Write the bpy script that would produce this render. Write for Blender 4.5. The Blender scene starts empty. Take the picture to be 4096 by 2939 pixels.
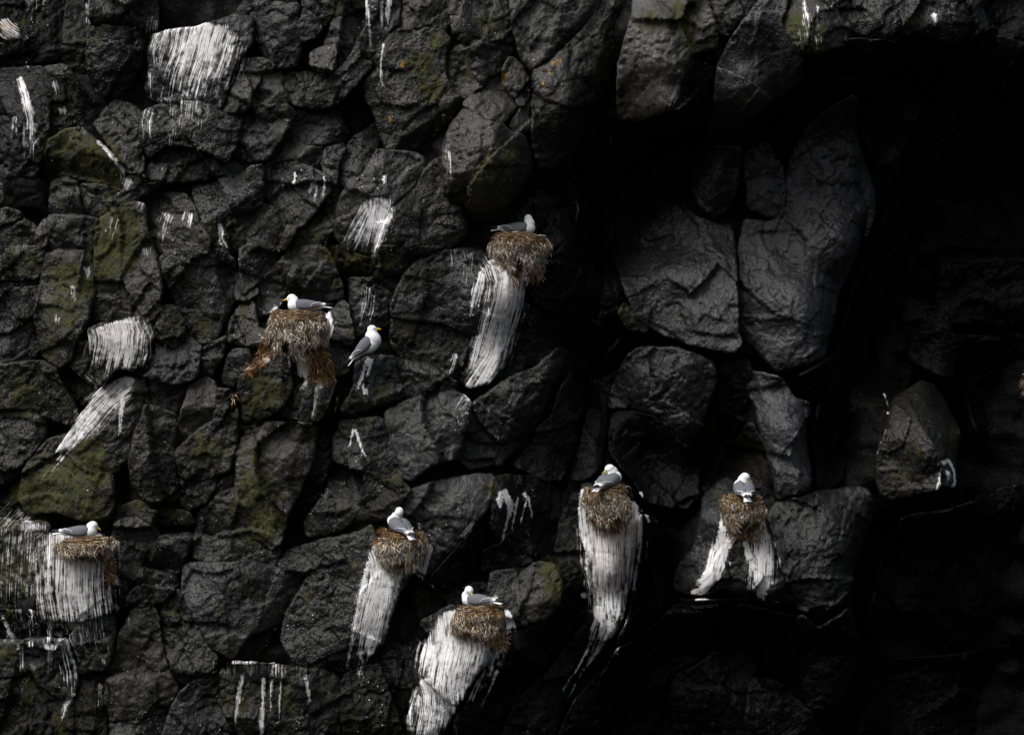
import bpy, bmesh, math, random
import numpy as np
from mathutils import Vector, Matrix
from mathutils.geometry import delaunay_2d_cdt
from mathutils.bvhtree import BVHTree

# ------------------------------------------------------------------ camera, sky, sun, exposure
scn = bpy.context.scene
COL = scn.collection
CAMD = 24.0                      # metres from the lens to the plane of the cliff
SC = 0.004                       # metres per unit of the cliff drawing (2268 x 1627 units)
cd = bpy.data.cameras.new('camera'); cam = bpy.data.objects.new('camera', cd); COL.objects.link(cam)
cam.location = (0, -CAMD, 0); cam.rotation_euler = (math.radians(90), 0, 0)
cd.sensor_width = 36; cd.lens = 36 * CAMD / (2268 * SC); cd.clip_end = 500
scn.camera = cam

SUN_DIR = Vector((-0.48, -0.40, 0.80)).normalized()      # towards the sun
w = bpy.data.worlds.new('World'); scn.world = w; w.use_nodes = True
nt = w.node_tree; nt.nodes.clear()
o_ = nt.nodes.new('ShaderNodeOutputWorld'); bg = nt.nodes.new('ShaderNodeBackground')
sky = nt.nodes.new('ShaderNodeTexSky'); sky.sky_type = 'NISHITA'; sky.sun_disc = False
sky.sun_elevation = math.asin(SUN_DIR.z); sky.sun_rotation = math.atan2(SUN_DIR.x, SUN_DIR.y)
sky.air_density = 1.0; sky.dust_density = 4.0; sky.ozone_density = 1.0
hs = nt.nodes.new('ShaderNodeHueSaturation'); hs.inputs['Saturation'].default_value = 0.30
nt.links.new(sky.outputs[0], hs.inputs['Color']); nt.links.new(hs.outputs[0], bg.inputs['Color'])
bg.inputs['Strength'].default_value = 0.05
nt.links.new(bg.outputs[0], o_.inputs['Surface'])
sl = bpy.data.lights.new('sun', 'SUN'); sl.energy = 2.0; sl.angle = math.radians(42); sl.color = (1.0, 0.985, 0.965)
so = bpy.data.objects.new('sun', sl); COL.objects.link(so)
so.rotation_euler = (-SUN_DIR).to_track_quat('-Z', 'Y').to_euler()
scn.view_settings.view_transform = 'Standard'; scn.view_settings.look = 'None'
scn.view_settings.gamma = 1.0; scn.view_settings.use_curve_mapping = False
scn.view_settings.exposure = 0.95
scn.cycles.max_bounces = 2; scn.cycles.diffuse_bounces = 2; scn.cycles.glossy_bounces = 1

rng = np.random.default_rng(7)
random.seed(7)

# ------------------------------------------------------------------ numpy noise
_perm = np.random.default_rng(3).permutation(4096)
def _h(ix, iy, s):
    return _perm[(_perm[(ix + 131 * s) & 4095] + iy) & 4095]
def perlin(x, y, s=0):
    x = np.asarray(x, float); y = np.asarray(y, float)
    ix = np.floor(x).astype(int); iy = np.floor(y).astype(int)
    fx = x - ix; fy = y - iy
    u = fx*fx*fx*(fx*(fx*6-15)+10); v = fy*fy*fy*(fy*(fy*6-15)+10)
    def g(a, b, dx, dy):
        th = _h(a, b, s) * (2*math.pi/4096)
        return np.cos(th)*dx + np.sin(th)*dy
    n00 = g(ix, iy, fx, fy); n10 = g(ix+1, iy, fx-1, fy)
    n01 = g(ix, iy+1, fx, fy-1); n11 = g(ix+1, iy+1, fx-1, fy-1)
    return ((n00*(1-u)+n10*u)*(1-v) + (n01*(1-u)+n11*u)*v) * 1.5
def fbm(x, y, s=0, o=4, gain=.5):
    r = 0; a = 1.0
    for k in range(o):
        r = r + a*perlin(x, y, s+k*7); x = np.asarray(x)*2.03; y = np.asarray(y)*2.03; a *= gain
    return r

def chips(x, y, size, s, amp):
    """randomly tilted little planes, one per cell: broken rock"""
    wx = x/size + .35*perlin(x/size*.8, y/size*.8, s+1); wy = y/size + .35*perlin(x/size*.8, y/size*.8, s+2)
    ix = np.floor(wx).astype(int); iy = np.floor(wy).astype(int)
    best = np.full(len(x), 1e9); out = np.zeros(len(x))
    for dx in (-1, 0, 1):
        for dy in (-1, 0, 1):
            a, b = ix+dx, iy+dy
            h = _h(a, b, s); cx = a+(h & 63)/63.0; cy = b+((h >> 6) & 63)/63.0
            d = (wx-cx)**2+(wy-cy)**2
            h2 = _h(a+7, b+3, s+5)
            tl = ((h2 & 63)/63.0-.5)*2*(wx-cx) + (((h2 >> 6) & 63)/63.0-.5)*2*(wy-cy) + ((h & 15)/15.0-.5)*.5
            k = d < best; best = np.where(k, d, best); out = np.where(k, tl, out)
    return out*size*amp

# ------------------------------------------------------------------ materials
def newmat(name):
    m = bpy.data.materials.new(name); m.use_nodes = True
    n = m.node_tree.nodes; n.clear()
    out = n.new('ShaderNodeOutputMaterial'); b = n.new('ShaderNodeBsdfPrincipled')
    m.node_tree.links.new(b.outputs[0], out.inputs['Surface'])
    return m, m.node_tree, b
class NB:
    """small node-building helper"""
    def __init__(s, nt): s.nt = nt
    def node(s, t, **kw):
        n = s.nt.nodes.new(t)
        for k, v in kw.items(): setattr(n, k, v)
        return n
    def put(s, sock, v):
        if hasattr(v, 'is_linked') or hasattr(v, 'links'): s.nt.links.new(v, sock)
        else: sock.default_value = v
    def math(s, op, a, b=0.0, c=None, clamp=False):
        n = s.node('ShaderNodeMath', operation=op, use_clamp=clamp)
        s.put(n.inputs[0], a); s.put(n.inputs[1], b)
        if c is not None: s.put(n.inputs[2], c)
        return n.outputs[0]
    def attr(s, name, out='Fac'):
        n = s.node('ShaderNodeAttribute', attribute_name=name); return n.outputs[out]
    def mix(s, f, a, b):
        n = s.node('ShaderNodeMix', data_type='RGBA'); s.put(n.inputs[0], f); s.put(n.inputs[6], a); s.put(n.inputs[7], b)
        return n.outputs[2]
    def noise(s, vec, scale, detail=4, rough=.55, dist=0.0, out=0):
        n = s.node('ShaderNodeTexNoise'); s.put(n.inputs['Vector'], vec); n.inputs['Scale'].default_value = scale
        n.inputs['Detail'].default_value = detail; n.inputs['Roughness'].default_value = rough
        n.inputs['Distortion'].default_value = dist
        return n.outputs[out]
    def ramp(s, f, lo, hi, a=0.0, b=1.0):
        n = s.node('ShaderNodeMapRange', clamp=True); s.put(n.inputs[0], f)
        s.put(n.inputs[1], lo); s.put(n.inputs[2], hi); s.put(n.inputs[3], a); s.put(n.inputs[4], b)
        return n.outputs[0]
    def vscale(s, v, sc):
        n = s.node('ShaderNodeVectorMath', operation='MULTIPLY'); s.put(n.inputs[0], v); n.inputs[1].default_value = sc
        return n.outputs[0]
    def comb(s, x, y, z=0.0):
        n = s.node('ShaderNodeCombineXYZ'); s.put(n.inputs[0], x); s.put(n.inputs[1], y); s.put(n.inputs[2], z); return n.outputs[0]

def basalt_material(name, streaked, pitted):
    m, nt, b = newmat(name); q = NB(nt)
    P = q.node('ShaderNodeNewGeometry').outputs['Position']
    tone = q.attr('tone'); hue = q.attr('hue'); moss = q.attr('moss'); g = q.attr('guano')
    fu = q.attr('flow_u'); fv = q.attr('flow_v'); cream = q.attr('cream'); wet = q.attr('wet')
    lowv = q.attr('patch'); speck = q.attr('speck')
    nA = q.noise(P, 15, 5, .68); nB = q.noise(q.vscale(P, (34, 34, 9)), 1.0, 3, .6)
    # rock colour
    v = q.math('ADD', q.math('MULTIPLY', lowv, .40), q.math('ADD', q.math('MULTIPLY', nA, .36), q.math('MULTIPLY', nB, .24)))
    val = q.ramp(v, .30, .72, .22, 2.05)
    cold = q.mix(hue, (0.0205, 0.0206, 0.0228, 1), (0.0235, 0.0222, 0.0180, 1))
    mul = q.node('ShaderNodeVectorMath', operation='SCALE'); nt.links.new(cold, mul.inputs[0])
    nt.links.new(q.math('MULTIPLY', val, tone), mul.inputs['Scale'])
    col = mul.outputs[0]
    # algae / moss
    mm = q.math('SUBTRACT', q.math('ADD', q.math('MULTIPLY', nA, .5), q.math('MULTIPLY', nB, .5)), q.math('SUBTRACT', .64, q.math('MULTIPLY', moss, .54)))
    mmask = q.math('MULTIPLY', q.ramp(mm, 0.0, .20), q.ramp(moss, 0.02, .12))
    mcol = q.mix(q.ramp(nA, .38, .66), (0.0080, 0.0105, 0.0012, 1), (0.048, 0.052, 0.0042, 1))
    col = q.mix(q.math('MULTIPLY', mmask, .88), col, mcol)
    col = q.mix(q.math('MULTIPLY', q.ramp(q.math('ADD', nA, nB), 1.04, 1.12), q.attr('lichen')), col, (0.30, 0.15, 0.012, 1))
    sv = q.node('ShaderNodeTexVoronoi', feature='F1'); nt.links.new(P, sv.inputs['Vector']); sv.inputs['Scale'].default_value = 21
    gm = q.math('MULTIPLY', q.math('LESS_THAN', sv.outputs['Distance'], speck), .8)
    gcol = (0.52, 0.52, 0.53, 1)
    if streaked:
        # droppings: streaks run along the flow coordinates
        u1 = q.noise(q.comb(q.math('MULTIPLY', fu, 58.0), q.math('MULTIPLY', fv, 1.1)), 1.0, 3, .7)
        u2 = q.noise(q.comb(q.math('MULTIPLY', fu, 125.0), q.math('MULTIPLY', fv, 4.0)), 1.0, 2, .6)
        un = q.math('ADD', q.math('MULTIPLY', u1, .46), q.math('ADD', q.math('MULTIPLY', u2, .28), q.math('MULTIPLY', nA, .26)))
        un = q.math('ADD', q.math('MULTIPLY', un, 1.5), -.25)
        thr = q.math('SUBTRACT', .74, q.math('MULTIPLY', g, .42))
        gm = q.math('MAXIMUM', gm, q.math('MULTIPLY', q.ramp(q.math('SUBTRACT', un, thr), -.045, .085), q.ramp(g, 0.02, .10)))
        gcol = q.mix(q.ramp(q.math('ADD', q.math('MULTIPLY', u2, .6), q.math('MULTIPLY', nA, .4)), .38, .62), (0.50, 0.49, 0.485, 1), (0.88, 0.88, 0.90, 1))
        tan = q.math('MULTIPLY', q.math('MULTIPLY', cream, 1.6, clamp=True), q.ramp(nA, .40, .58, .1, 1.0))
        gcol = q.mix(tan, gcol, (0.33, 0.225, 0.115, 1))
        pit = q.ramp(q.math('SUBTRACT', q.math('ADD', q.math('MULTIPLY', nB, .5), q.math('MULTIPLY', u2, .5)), .452), .0, -.05)
        gcol = q.mix(q.math('MULTIPLY', pit, .85), gcol, (0.05, 0.042, 0.034, 1))
    col = q.mix(gm, col, gcol)
    nt.links.new(col, b.inputs['Base Color'])
    nt.links.new(q.math('ADD', q.ramp(nA, .35, .65, .30, .55), q.math('MULTIPLY', q.math('MAXIMUM', gm, mmask), .35), clamp=True), b.inputs['Roughness'])
    nt.links.new(q.math('MULTIPLY', wet, q.math('SUBTRACT', 1.0, q.math('MULTIPLY', gm, .8))), b.inputs['Specular IOR Level'])
    # fine relief
    h1 = q.noise(P, 17, 4, .66)
    h2 = q.noise(q.vscale(P, (70, 70, 30)), 1.0, 2, .6)
    hh = q.math('ADD', q.math('MULTIPLY', h1, .024), q.math('MULTIPLY', h2, .009))
    if pitted:
        pv = q.node('ShaderNodeTexVoronoi', feature='F1'); nt.links.new(P, pv.inputs['Vector']); pv.inputs['Scale'].default_value = 26
        hh = q.math('ADD', hh, q.math('MULTIPLY', q.ramp(pv.outputs['Distance'], .10, .30, -1, 0), .016))
    bp = q.node('ShaderNodeBump'); bp.inputs['Distance'].default_value = 1.0
    nt.links.new(q.ramp(g, .2, .7, .9, .22), bp.inputs['Strength'])
    nt.links.new(hh, bp.inputs['Height']); nt.links.new(bp.outputs[0], b.inputs['Normal'])
    return m
MAT_ROCKS = {(a, b): basalt_material('basalt' + ('_streaked' if a else '') + ('_pitted' if b else ''), a, b) for a in (0, 1) for b in (0, 1)}
MAT_ROCK = MAT_ROCKS[(0, 0)]

def plain(name, col, rough=.6, spec=.4, noise_amt=.15, nscale=60, attr=None, bump=0.0):
    m, nt, b = newmat(name); q = NB(nt)
    P = q.node('ShaderNodeTexCoord').outputs['Object']
    base = q.attr(attr, 'Color') if attr else col
    n = q.noise(P, nscale, 4, .6)
    s = q.node('ShaderNodeVectorMath', operation='SCALE')
    if attr: nt.links.new(base, s.inputs[0])
    else: s.inputs[0].default_value = col[:3]
    nt.links.new(q.ramp(n, .3, .7, 1-noise_amt, 1+noise_amt), s.inputs['Scale'])
    nt.links.new(s.outputs[0], b.inputs['Base Color'])
    b.inputs['Roughness'].default_value = rough; b.inputs['Specular IOR Level'].default_value = spec
    if bump:
        bp = q.node('ShaderNodeBump'); bp.inputs['Distance'].default_value = bump; nt.links.new(n, bp.inputs['Height'])
        nt.links.new(bp.outputs[0], b.inputs['Normal'])
    return m
MAT_FEATHER = plain('plumage', None, .85, .15, .05, 90, attr='col', bump=.0015)
MAT_BLACK = plain('black_feather', (0.008, 0.008, 0.010, 1), .55, .4)
MAT_BILL = plain('yellow_bill', (0.62, 0.43, 0.020, 1), .40, .4)
MAT_EYE = plain('dark_eye', (0.006, 0.006, 0.006, 1), .15, .5)
MAT_LEG = plain('dark_leg', (0.012, 0.011, 0.011, 1), .5, .4)
MAT_STRAW = plain('dry_grass', None, .75, .25, .3, 40, attr='col')
MAT_MOUND = plain('nest_mud', (0.055, 0.034, 0.017, 1), .9, .2, .6, 45, bump=.012)
MAT_CRUST = plain('guano_crust', (0.58, 0.57, 0.57, 1), .8, .2, .25, 120)

# ------------------------------------------------------------------ drawing units -> world
K = 0.34033                       # tile-sheet units to drawing units
TILE = {c + r: (1627*i, y) for i, c in enumerate('ABCD') for r, y in (('1', 0), ('2', 1627), ('3', 3155))}
TILE['D'] = None
def conv(tile, pts):
    if tile == 'D': return [tuple(map(float, p)) for p in pts]
    ox, oy = TILE[tile]
    return [((p[0]+ox)*K, (p[1]+oy)*K) + tuple(q*K for q in p[2:]) for p in pts]

# overall shape of the cliff: metres towards the lens at drawing positions
CTRL = np.array([
 (0,0,.0),(0,400,.05),(0,800,.05),(0,1200,.12),(0,1650,.1),(250,150,.05),(400,350,.12),(400,700,.1),(400,1000,.12),(400,1600,.18),(170,1250,.22),
 (250,760,.15),(620,150,.14),(620,450,.12),(800,200,.20),(830,470,.26),(700,620,.05),(900,620,.22),(650,800,.22),(820,850,.15),(950,950,.2),(800,1050,.08),
 (900,1180,.18),(850,1350,.2),(1050,1120,.28),(1080,300,.34),(1000,150,.25),(1090,400,.36),(1140,480,.02),(1100,640,.26),(1100,1430,.32),(950,1560,.28),(600,1560,.2),
 (1230,230,.22),(1330,250,-.1),(1240,560,-.04),(1250,640,-.14),(1330,700,-.35),(1400,420,-1.6),(1350,520,-1.2),(1470,130,.42),(1480,240,.40),(1650,200,.45),(1600,60,.3),
 (1500,330,-1.6),(1500,640,-.48),(1460,500,-.9),(1560,720,-.40),(1600,430,-.75),(1700,420,-.7),(1750,700,-.20),(1750,800,-.16),(1850,350,-.75),(1850,530,-.42),(2000,320,-1.4),(2030,230,-1.3),(1700,330,-1.0),(1640,360,-.95),
 (1800,80,.42),(1950,90,.40),(2100,60,.3),(2250,100,.2),(1900,150,.40),(2230,300,-1.5),(2230,420,-1.9),(2000,600,-1.8),(1950,760,-1.7),(2150,650,-1.6),(2200,850,-1.9),(2100,450,-1.8),
 (1200,850,-.05),(1130,880,.08),(1250,1000,-.28),(1330,850,-.6),(1480,850,-.32),(1530,950,-.28),(1450,1020,-.75),(1600,1000,-.9),(1340,1100,.05),(1350,1250,.08),(1340,1380,-.05),(1250,1180,-.1),
 (1450,1280,-.8),(1640,1150,.02),(1560,1290,.10),(1700,1290,.10),(1740,950,-.12),(1750,1060,-.12),(1850,970,-1.2),(1820,1200,-.02),(1800,1340,.0),(2040,1000,-.28),(2080,1080,-.28),
 (1960,1000,-.5),(2200,1050,-1.6),(2010,1250,-1.1),(2150,1250,-1.5),(2240,1200,-1.7),(1820,1480,-.6),(1650,1430,-.9),(1480,1440,-.9),(1280,1450,-.25),(1200,1560,-.1),(2000,1500,-1.4),(2250,1500,-1.7),(1700,1600,-.8),(1450,1600,-.8),
 (1180,1300,.15),(1130,1350,.16)])
def macro(x, y, split=False):
    x = np.asarray(x, float); y = np.asarray(y, float)
    d2 = (x[..., None]-CTRL[:, 0])**2 + (y[..., None]-CTRL[:, 1])**2 + 45**2
    ww = 1/d2**1.7
    xr = (x*.82+y*.57).ravel(); yr = (y*.82-x*.57).ravel()          # broad broken planes running diagonally through many blocks
    pl = SC*(chips(xr, yr, 230, 41, .20)+chips(xr, yr, 120, 47, .10)).reshape(x.shape)
    bs = (ww*CTRL[:, 2]).sum(-1)/ww.sum(-1)
    return (bs, pl) if split else bs + pl

# ------------------------------------------------------------------ droppings and moss, painted on as stains with a shape of their own
STAIN = []          # (centre line Nx3, density at top, density at bottom, cream)
def stain(tile, pts, d0, d1=None, cream=0.0, ext=.45):
    STAIN.append((np.array(conv(tile, pts)), d0, d0*.6 if d1 is None else d1, cream, ext))
# big ledge top left
stain('A1', [(1330,150,150),(1300,250,240),(1285,330,230),(1230,500,200),(1190,650,180)], .86, .46, .08)
stain('A1', [(1190,640,170),(1180,800,150),(1160,960,130)], .46, .26)
stain('A1', [(1040,220,40),(1000,330,45),(1010,480,30)], .55, .2)
stain('A1', [(970,470,20),(970,680,20)], .45, .2); stain('A1', [(960,700,30),(940,780,40),(960,1000,25)], .42, .2)
stain('A1', [(1450,170,40),(1440,400,50),(1445,730,20)], .52, .3)
stain('A1', [(120,505,28),(165,620,34),(205,780,40),(205,900,60)], .62, .58)
stain('A1', [(95,760,22),(90,900,24)], .45, .2); stain('A1', [(360,545,44),(370,620,30)], .5, .2); stain('A1', [(400,700,30),(405,760,24)], .55, .2)
stain('A1', [(15,150,34),(60,200,60),(130,240,30)], .70, .5, .5); stain('A1', [(180,-30,150),(180,110,140)], .42, .24)
stain('A1', [(555,0,14),(570,160,16)], .5, .2)
stain('A1', [(500,780,70),(520,850,60)], .36, .2); stain('A1', [(640,920,14),(700,980,14),(800,1110,20),(810,1230,20)], .52, .45)
stain('A1', [(220,910,60),(240,950,50)], .5, .4)
stain('A1', [(1090,1400,60),(1070,1450,70),(1050,1540,40)], .62, .3); stain('A1', [(1230,1390,34),(1215,1480,46)], .55, .3)
stain('A1', [(1430,1460,13),(1440,1560,18),(1480,1640,24)], .72, .4); stain('A1', [(910,1300,26),(880,1380,30)], .5, .2); stain('A1', [(830,1170,34),(800,1240,26)], .55, .3)
stain('A1', [(740,1420,60),(700,1560,30)], .38, .2)
stain('B1', [(760,10,16),(770,150,11),(785,310,9)], .62, .4); stain('B1', [(903,0,16),(893,90,14),(898,160,8)], .80, .4)
stain('B1', [(858,10,12),(858,260,9)], .56, .3); stain('B1', [(870,290,8),(852,420,10),(862,540,9),(885,610,6)], .66, .5)
stain('B1', [(298,1130,7),(286,1205,7)], .95, .9); stain('B1', [(420,1205,14),(385,1250,12)], .85, .6); stain('B1', [(440,1215,8),(425,1300,6)], .8, .6); stain('B1', [(490,1160,9),(488,1220,9),(478,1290,5)], .85, .6)
stain('B1', [(840,1300,60),(840,1360,90),(815,1450,80),(770,1590,60)], .92, .58)
stain('B1', [(760,1340,30),(690,1450,40),(600,1610,22)], .56, .42); stain('B1', [(790,1380,30),(740,1480,40),(680,1600,20)], .60, .42)
stain('B1', [(925,1345,14),(880,1460,32),(810,1640,22)], .80, .5); stain('B1', [(940,1370,16),(900,1560,14)], .42, .2)
stain('B1', [(877,1155,13),(874,1200,12)], .95, .7); stain('B1', [(1290,940,16),(1300,1260,14)], .42, .25)
stain('A2', [(740,480,130),(760,540,185),(755,640,180),(730,740,140),(715,800,100)], 1.0, .58, .25)
stain('A2', [(900,560,45),(925,720,20)], .5, .3)
stain('A2', [(850,835,36),(770,890,80),(670,980,90),(560,1110,85),(470,1220,60),(400,1310,40)], .82, .66, .1)
stain('A2', [(800,960,16),(782,1080,13),(775,1195,10)], .62, .5); stain('A2', [(660,1070,12),(610,1250,8)], .42, .25)
stain('A2', [(150,200,70),(60,260,60),(110,310,30)], .46, .25); stain('A2', [(90,-40,80),(60,110,80)], .34, .2); stain('A2', [(480,240,18),(480,330,16)], .55, .3); stain('A2', [(560,110,24),(570,190,14)], .55, .4)
stain('A2', [(950,-10,40),(960,40,40)], .5, .3); stain('A2', [(370,420,24),(365,560,20)], .42, .2); stain('A2', [(560,800,18),(640,890,12)], .5, .5); stain('A2', [(1500,20,40),(1560,70,24)], .4, .3)
stain('A3', [(470,320,170),(480,480,205),(480,700,245),(500,880,225)], .80, .72, .22)
stain('A3', [(210,235,120),(160,290,150),(140,520,140),(120,800,125)], .54, .40)
stain('A3', [(220,255,90),(220,285,80)], .75, .6)
stain('A3', [(430,1000,36),(420,1060,60),(450,1220,55),(450,1370,40)], .56, .40); stain('A3', [(330,1030,30),(320,1250,14)], .48, .3); stain('A3', [(440,1380,20),(400,1530,14)], .46, .3)
stain('A3', [(20,860,14),(45,960,20),(60,1020,40)], .5, .5); stain('A3', [(130,1040,22),(132,1230,12)], .5, .3); stain('A3', [(220,1010,20),(225,1120,10)], .45, .3); stain('A3', [(210,1180,24),(140,1330,16),(110,1450,20)], .42, .3)
stain('A3', [(755,600,20),(750,660,20)], .5, .5); stain('A3', [(670,1130,8),(672,1170,8)], .7, .4); stain('A3', [(490,900,24),(460,975,6)], .6, .4, .4); stain('A3', [(420,1010,40),(450,1000,30)], .7, .7, .2)
stain('A3', [(1690,1140,230),(1690,1235,250)], .62, .46, .1, .2); stain('A3', [(1575,1240,14),(1545,1420,14),(1530,1545,9)], .66, .5); stain('A3', [(1620,1280,10),(1605,1360,6)], .4, .2)
stain('A3', [(640,1290,24),(640,1480,20)], .38, .25)
# nest right of centre, upper
stain('B2', [(1560,-40,40),(1640,60,110),(1680,200,100),(1660,350,105),(1610,540,85),(1570,690,85),(1490,820,75),(1410,940,34)], 1.0, .80, .16)
stain('B2', [(1505,150,22),(1480,260,34),(1450,400,26)], .62, .5); stain('B2', [(1540,380,26),(1500,560,30),(1440,800,30)], .60, .55)
stain('B2', [(1340,680,16),(1310,760,28),(1290,820,14)], .58, .4); stain('B2', [(1385,730,9),(1370,800,9)], .55, .4); stain('B2', [(1320,0,40),(1330,140,34)], .38, .22); stain('B2', [(1420,20,40),(1400,220,26)], .38, .22)
stain('C2', [(150,110,70),(110,250,50),(60,420,40)], .56, .34, .2); stain('C2', [(0,600,30),(-60,740,26)], .56, .4)
stain('B2', [(770,250,50),(755,380,60),(720,500,34)], .46, .40)
# nest with the bird facing left
stain('B2', [(220,560,70),(260,620,100),(250,700,60)], .86, .5, .5); stain('B2', [(330,600,60),(350,700,60),(352,840,26)], 1.0, .85, .95)
stain('B2', [(190,610,30),(110,690,34),(0,775,18)], .9, .75, .5); stain('B2', [(500,410,22),(510,500,30),(480,640,14)], .78, .5); stain('B2', [(530,480,10),(530,560,8)], .6, .3); stain('B2', [(175,380,18),(130,430,18)], .85, .5); stain('B2', [(250,690,10),(262,780,7)], .7, .4)
stain('B2', [(540,820,34),(470,860,40),(435,900,18)], .55, .4); stain('B2', [(432,890,12),(420,1000,10),(400,1110,8)], .60, .42); stain('B2', [(370,850,16),(330,910,16)], .6, .4); stain('B2', [(570,960,7),(555,1080,6)], .45, .25)
stain('B2', [(768,710,12),(735,810,12),(695,920,11)], .80, .5); stain('B2', [(788,712,10),(775,770,12),(758,830,10)], .85, .6); stain('B2', [(742,870,6),(730,920,6)], .7, .5); stain('B2', [(757,910,15),(752,945,15)], .8, .5)
stain('B2', [(670,1175,9),(645,1280,8)], .65, .4); stain('B2', [(682,1175,6),(715,1260,6),(758,1345,5)], .75, .6); stain('B2', [(540,1390,7),(510,1530,7),(480,1640,6)], .5, .4)
stain('B2', [(1430,890,16),(1400,955,14)], .8, .6); stain('B2', [(1620,1570,14),(1640,1640,16)], .7, .5); stain('B2', [(1380,1060,40),(1390,1160,40)], .26, .2)
# nest lower centre
stain('B3', [(815,400,26),(850,480,80),(860,600,92),(820,780,92),(780,960,84),(745,1140,36)], 1.0, .86, .16)
stain('B3', [(1160,390,26),(1130,480,50),(1110,600,30)], .88, .66, .2); stain('B3', [(770,500,12),(735,640,12),(690,860,10),(650,1080,10),(625,1215,7)], .74, .55); stain('B3', [(990,560,14),(930,760,14),(870,980,10)], .55, .3)
stain('B3', [(1105,250,8),(1108,320,8)], .6, .4); stain('B3', [(1455,240,14),(1420,290,20),(1370,340,14)], .56, .4); stain('B3', [(905,600,20),(880,820,20)], .8, .6)
stain('B3', [(1320,830,60),(1330,930,120),(1340,1050,200),(1310,1180,170),(1290,1300,120),(1300,1430,50)], 1.0, .88, .12)
stain('B3', [(1150,1260,34),(1190,1360,110),(1180,1490,120),(1150,1650,70)], .76, .70); stain('B3', [(1080,1320,16),(1035,1480,18),(1035,1640,10)], .5, .4)
stain('B3', [(1560,990,50),(1520,1180,40),(1430,1400,30)], .58, .36); stain('B3', [(1610,1040,22),(1600,1150,20)], .62, .4); stain('B3', [(1610,1190,10),(1550,1340,9),(1470,1490,7)], .5, .34)
stain('C3', [(45,820,16),(55,880,36),(70,940,40)], .88, .7); stain('B3', [(1600,725,10),(1608,755,10)], .85, .6); stain('B3', [(1190,640,6),(1220,680,4)], .6, .5)
# dark gully nest
stain('C3', [(540,30,16),(530,140,18),(540,260,24),(565,400,22),(590,480,14)], 1.0, .8, .1)
stain('C3', [(680,230,100),(690,330,140),(695,470,125),(700,640,105),(705,800,70),(720,890,34)], .95, .74, .35)
stain('C3', [(870,120,40),(870,210,30),(860,400,42),(850,580,40),(830,700,30)], .84, .46, .2)
stain('C3', [(640,500,40),(630,620,34),(640,800,30)], .60, .5); stain('C3', [(560,480,10),(565,600,10),(590,720,18)], .62, .4); stain('C3', [(545,715,18),(555,735,18)], .95, .8)
stain('C3', [(650,800,34),(650,850,44),(625,880,24)], .92, .7); stain('C3', [(620,880,9),(570,1080,9),(490,1220,10),(440,1300,12)], .62, .44); stain('C3', [(660,880,30),(625,1020,24),(560,1130,18)], .52, .4)
stain('C3', [(720,890,30),(660,1050,20),(560,1200,12),(500,1310,9)], .56, .44); stain('C3', [(500,1310,7),(445,1400,5)], .5, .4); stain('C3', [(790,700,14),(770,850,12),(705,1050,8)], .58, .4); stain('C3', [(830,650,10),(790,920,8)], .56, .35); stain('C3', [(745,1010,14),(740,1060,10)], .5, .4)
stain('C3', [(905,170,7),(900,420,7),(870,720,6)], .62, .4); stain('C3', [(940,170,6),(965,230,5)], .85, .8); stain('C3', [(950,350,6),(948,490,5)], .46, .4)
stain('C3', [(30,30,18),(70,130,24),(50,230,8)], .82, .5); stain('C3', [(115,80,9),(75,290,6)], .7, .5); stain('C3', [(-10,80,16),(5,140,10)], .8, .6); stain('C3', [(155,60,12),(185,80,10),(210,220,5)], .7, .5); stain('C3', [(65,150,5),(15,355,4)], .7, .5); stain('C3', [(175,90,5),(130,260,4)], .55, .4)
stain('C3', [(860,10,14),(870,20,10)], .7, .6); stain('C3', [(905,50,12),(910,95,6)], .8, .6)
# nest of the bird seen from behind
stain('C3', [(1465,170,22),(1455,300,40),(1430,430,46),(1380,580,44),(1300,675,40),(1255,698,20)], 1.0, .92, .16, .0)
stain('C3', [(1530,290,30),(1470,400,22)], .9, .7, .6); stain('C3', [(1590,370,16),(1620,480,24)], .85, .8, .3); stain('C3', [(1350,540,14),(1280,640,14)], .58, .4); stain('C3', [(1490,490,7),(1497,520,6)], .8, .6)
stain('D3', [(50,240,40),(65,350,62),(70,500,70),(60,640,64),(75,730,30)], 1.0, .84, .2, .0); stain('D3', [(20,500,14),(15,640,10)], .6, .4); stain('D3', [(165,760,8),(220,775,6)], .6, .5)
stain('D2', [(1215,1385,11),(1200,1470,15),(1175,1555,9)], .78, .6); stain('D2', [(1240,1380,12),(1290,1370,16),(1335,1420,16),(1345,1500,14),(1300,1570,18)], .66, .5, 0, .0); stain('D2', [(1270,1440,16),(1290,1500,20)], .75, .5)

stain('D1', [(360,0,10),(360,110,30),(370,200,60),(385,330,56)], .46, .50, 0, .0); stain('D1', [(440,40,6),(430,200,8)], .6, .5); stain('D1', [(1190,95,20),(1200,190,9)], .42, .3); stain('D1', [(490,30,6),(500,140,5)], .45, .3); stain('D1', [(535,20,6),(530,110,5)], .45, .3); stain('D1', [(1690,420,50),(1600,560,60)], .28, .2)
stain('D2', [(880,920,8),(860,1180,9),(790,1360,6)], .40, .36); stain('D2', [(800,600,10),(745,650,8)], .42, .3); stain('D2', [(905,815,8),(880,870,5)], .5, .3); stain('D2', [(1700,800,9),(1730,930,12),(1720,1100,9),(1740,1600,6)], .5, .3)
stain('C1', [(510,1290,9),(520,1340,10),(500,1450,12)], .42, .35); stain('C1', [(650,50,24),(560,220,18)], .30, .2); stain('C1', [(730,860,4),(690,970,4)], .4, .3)
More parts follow.
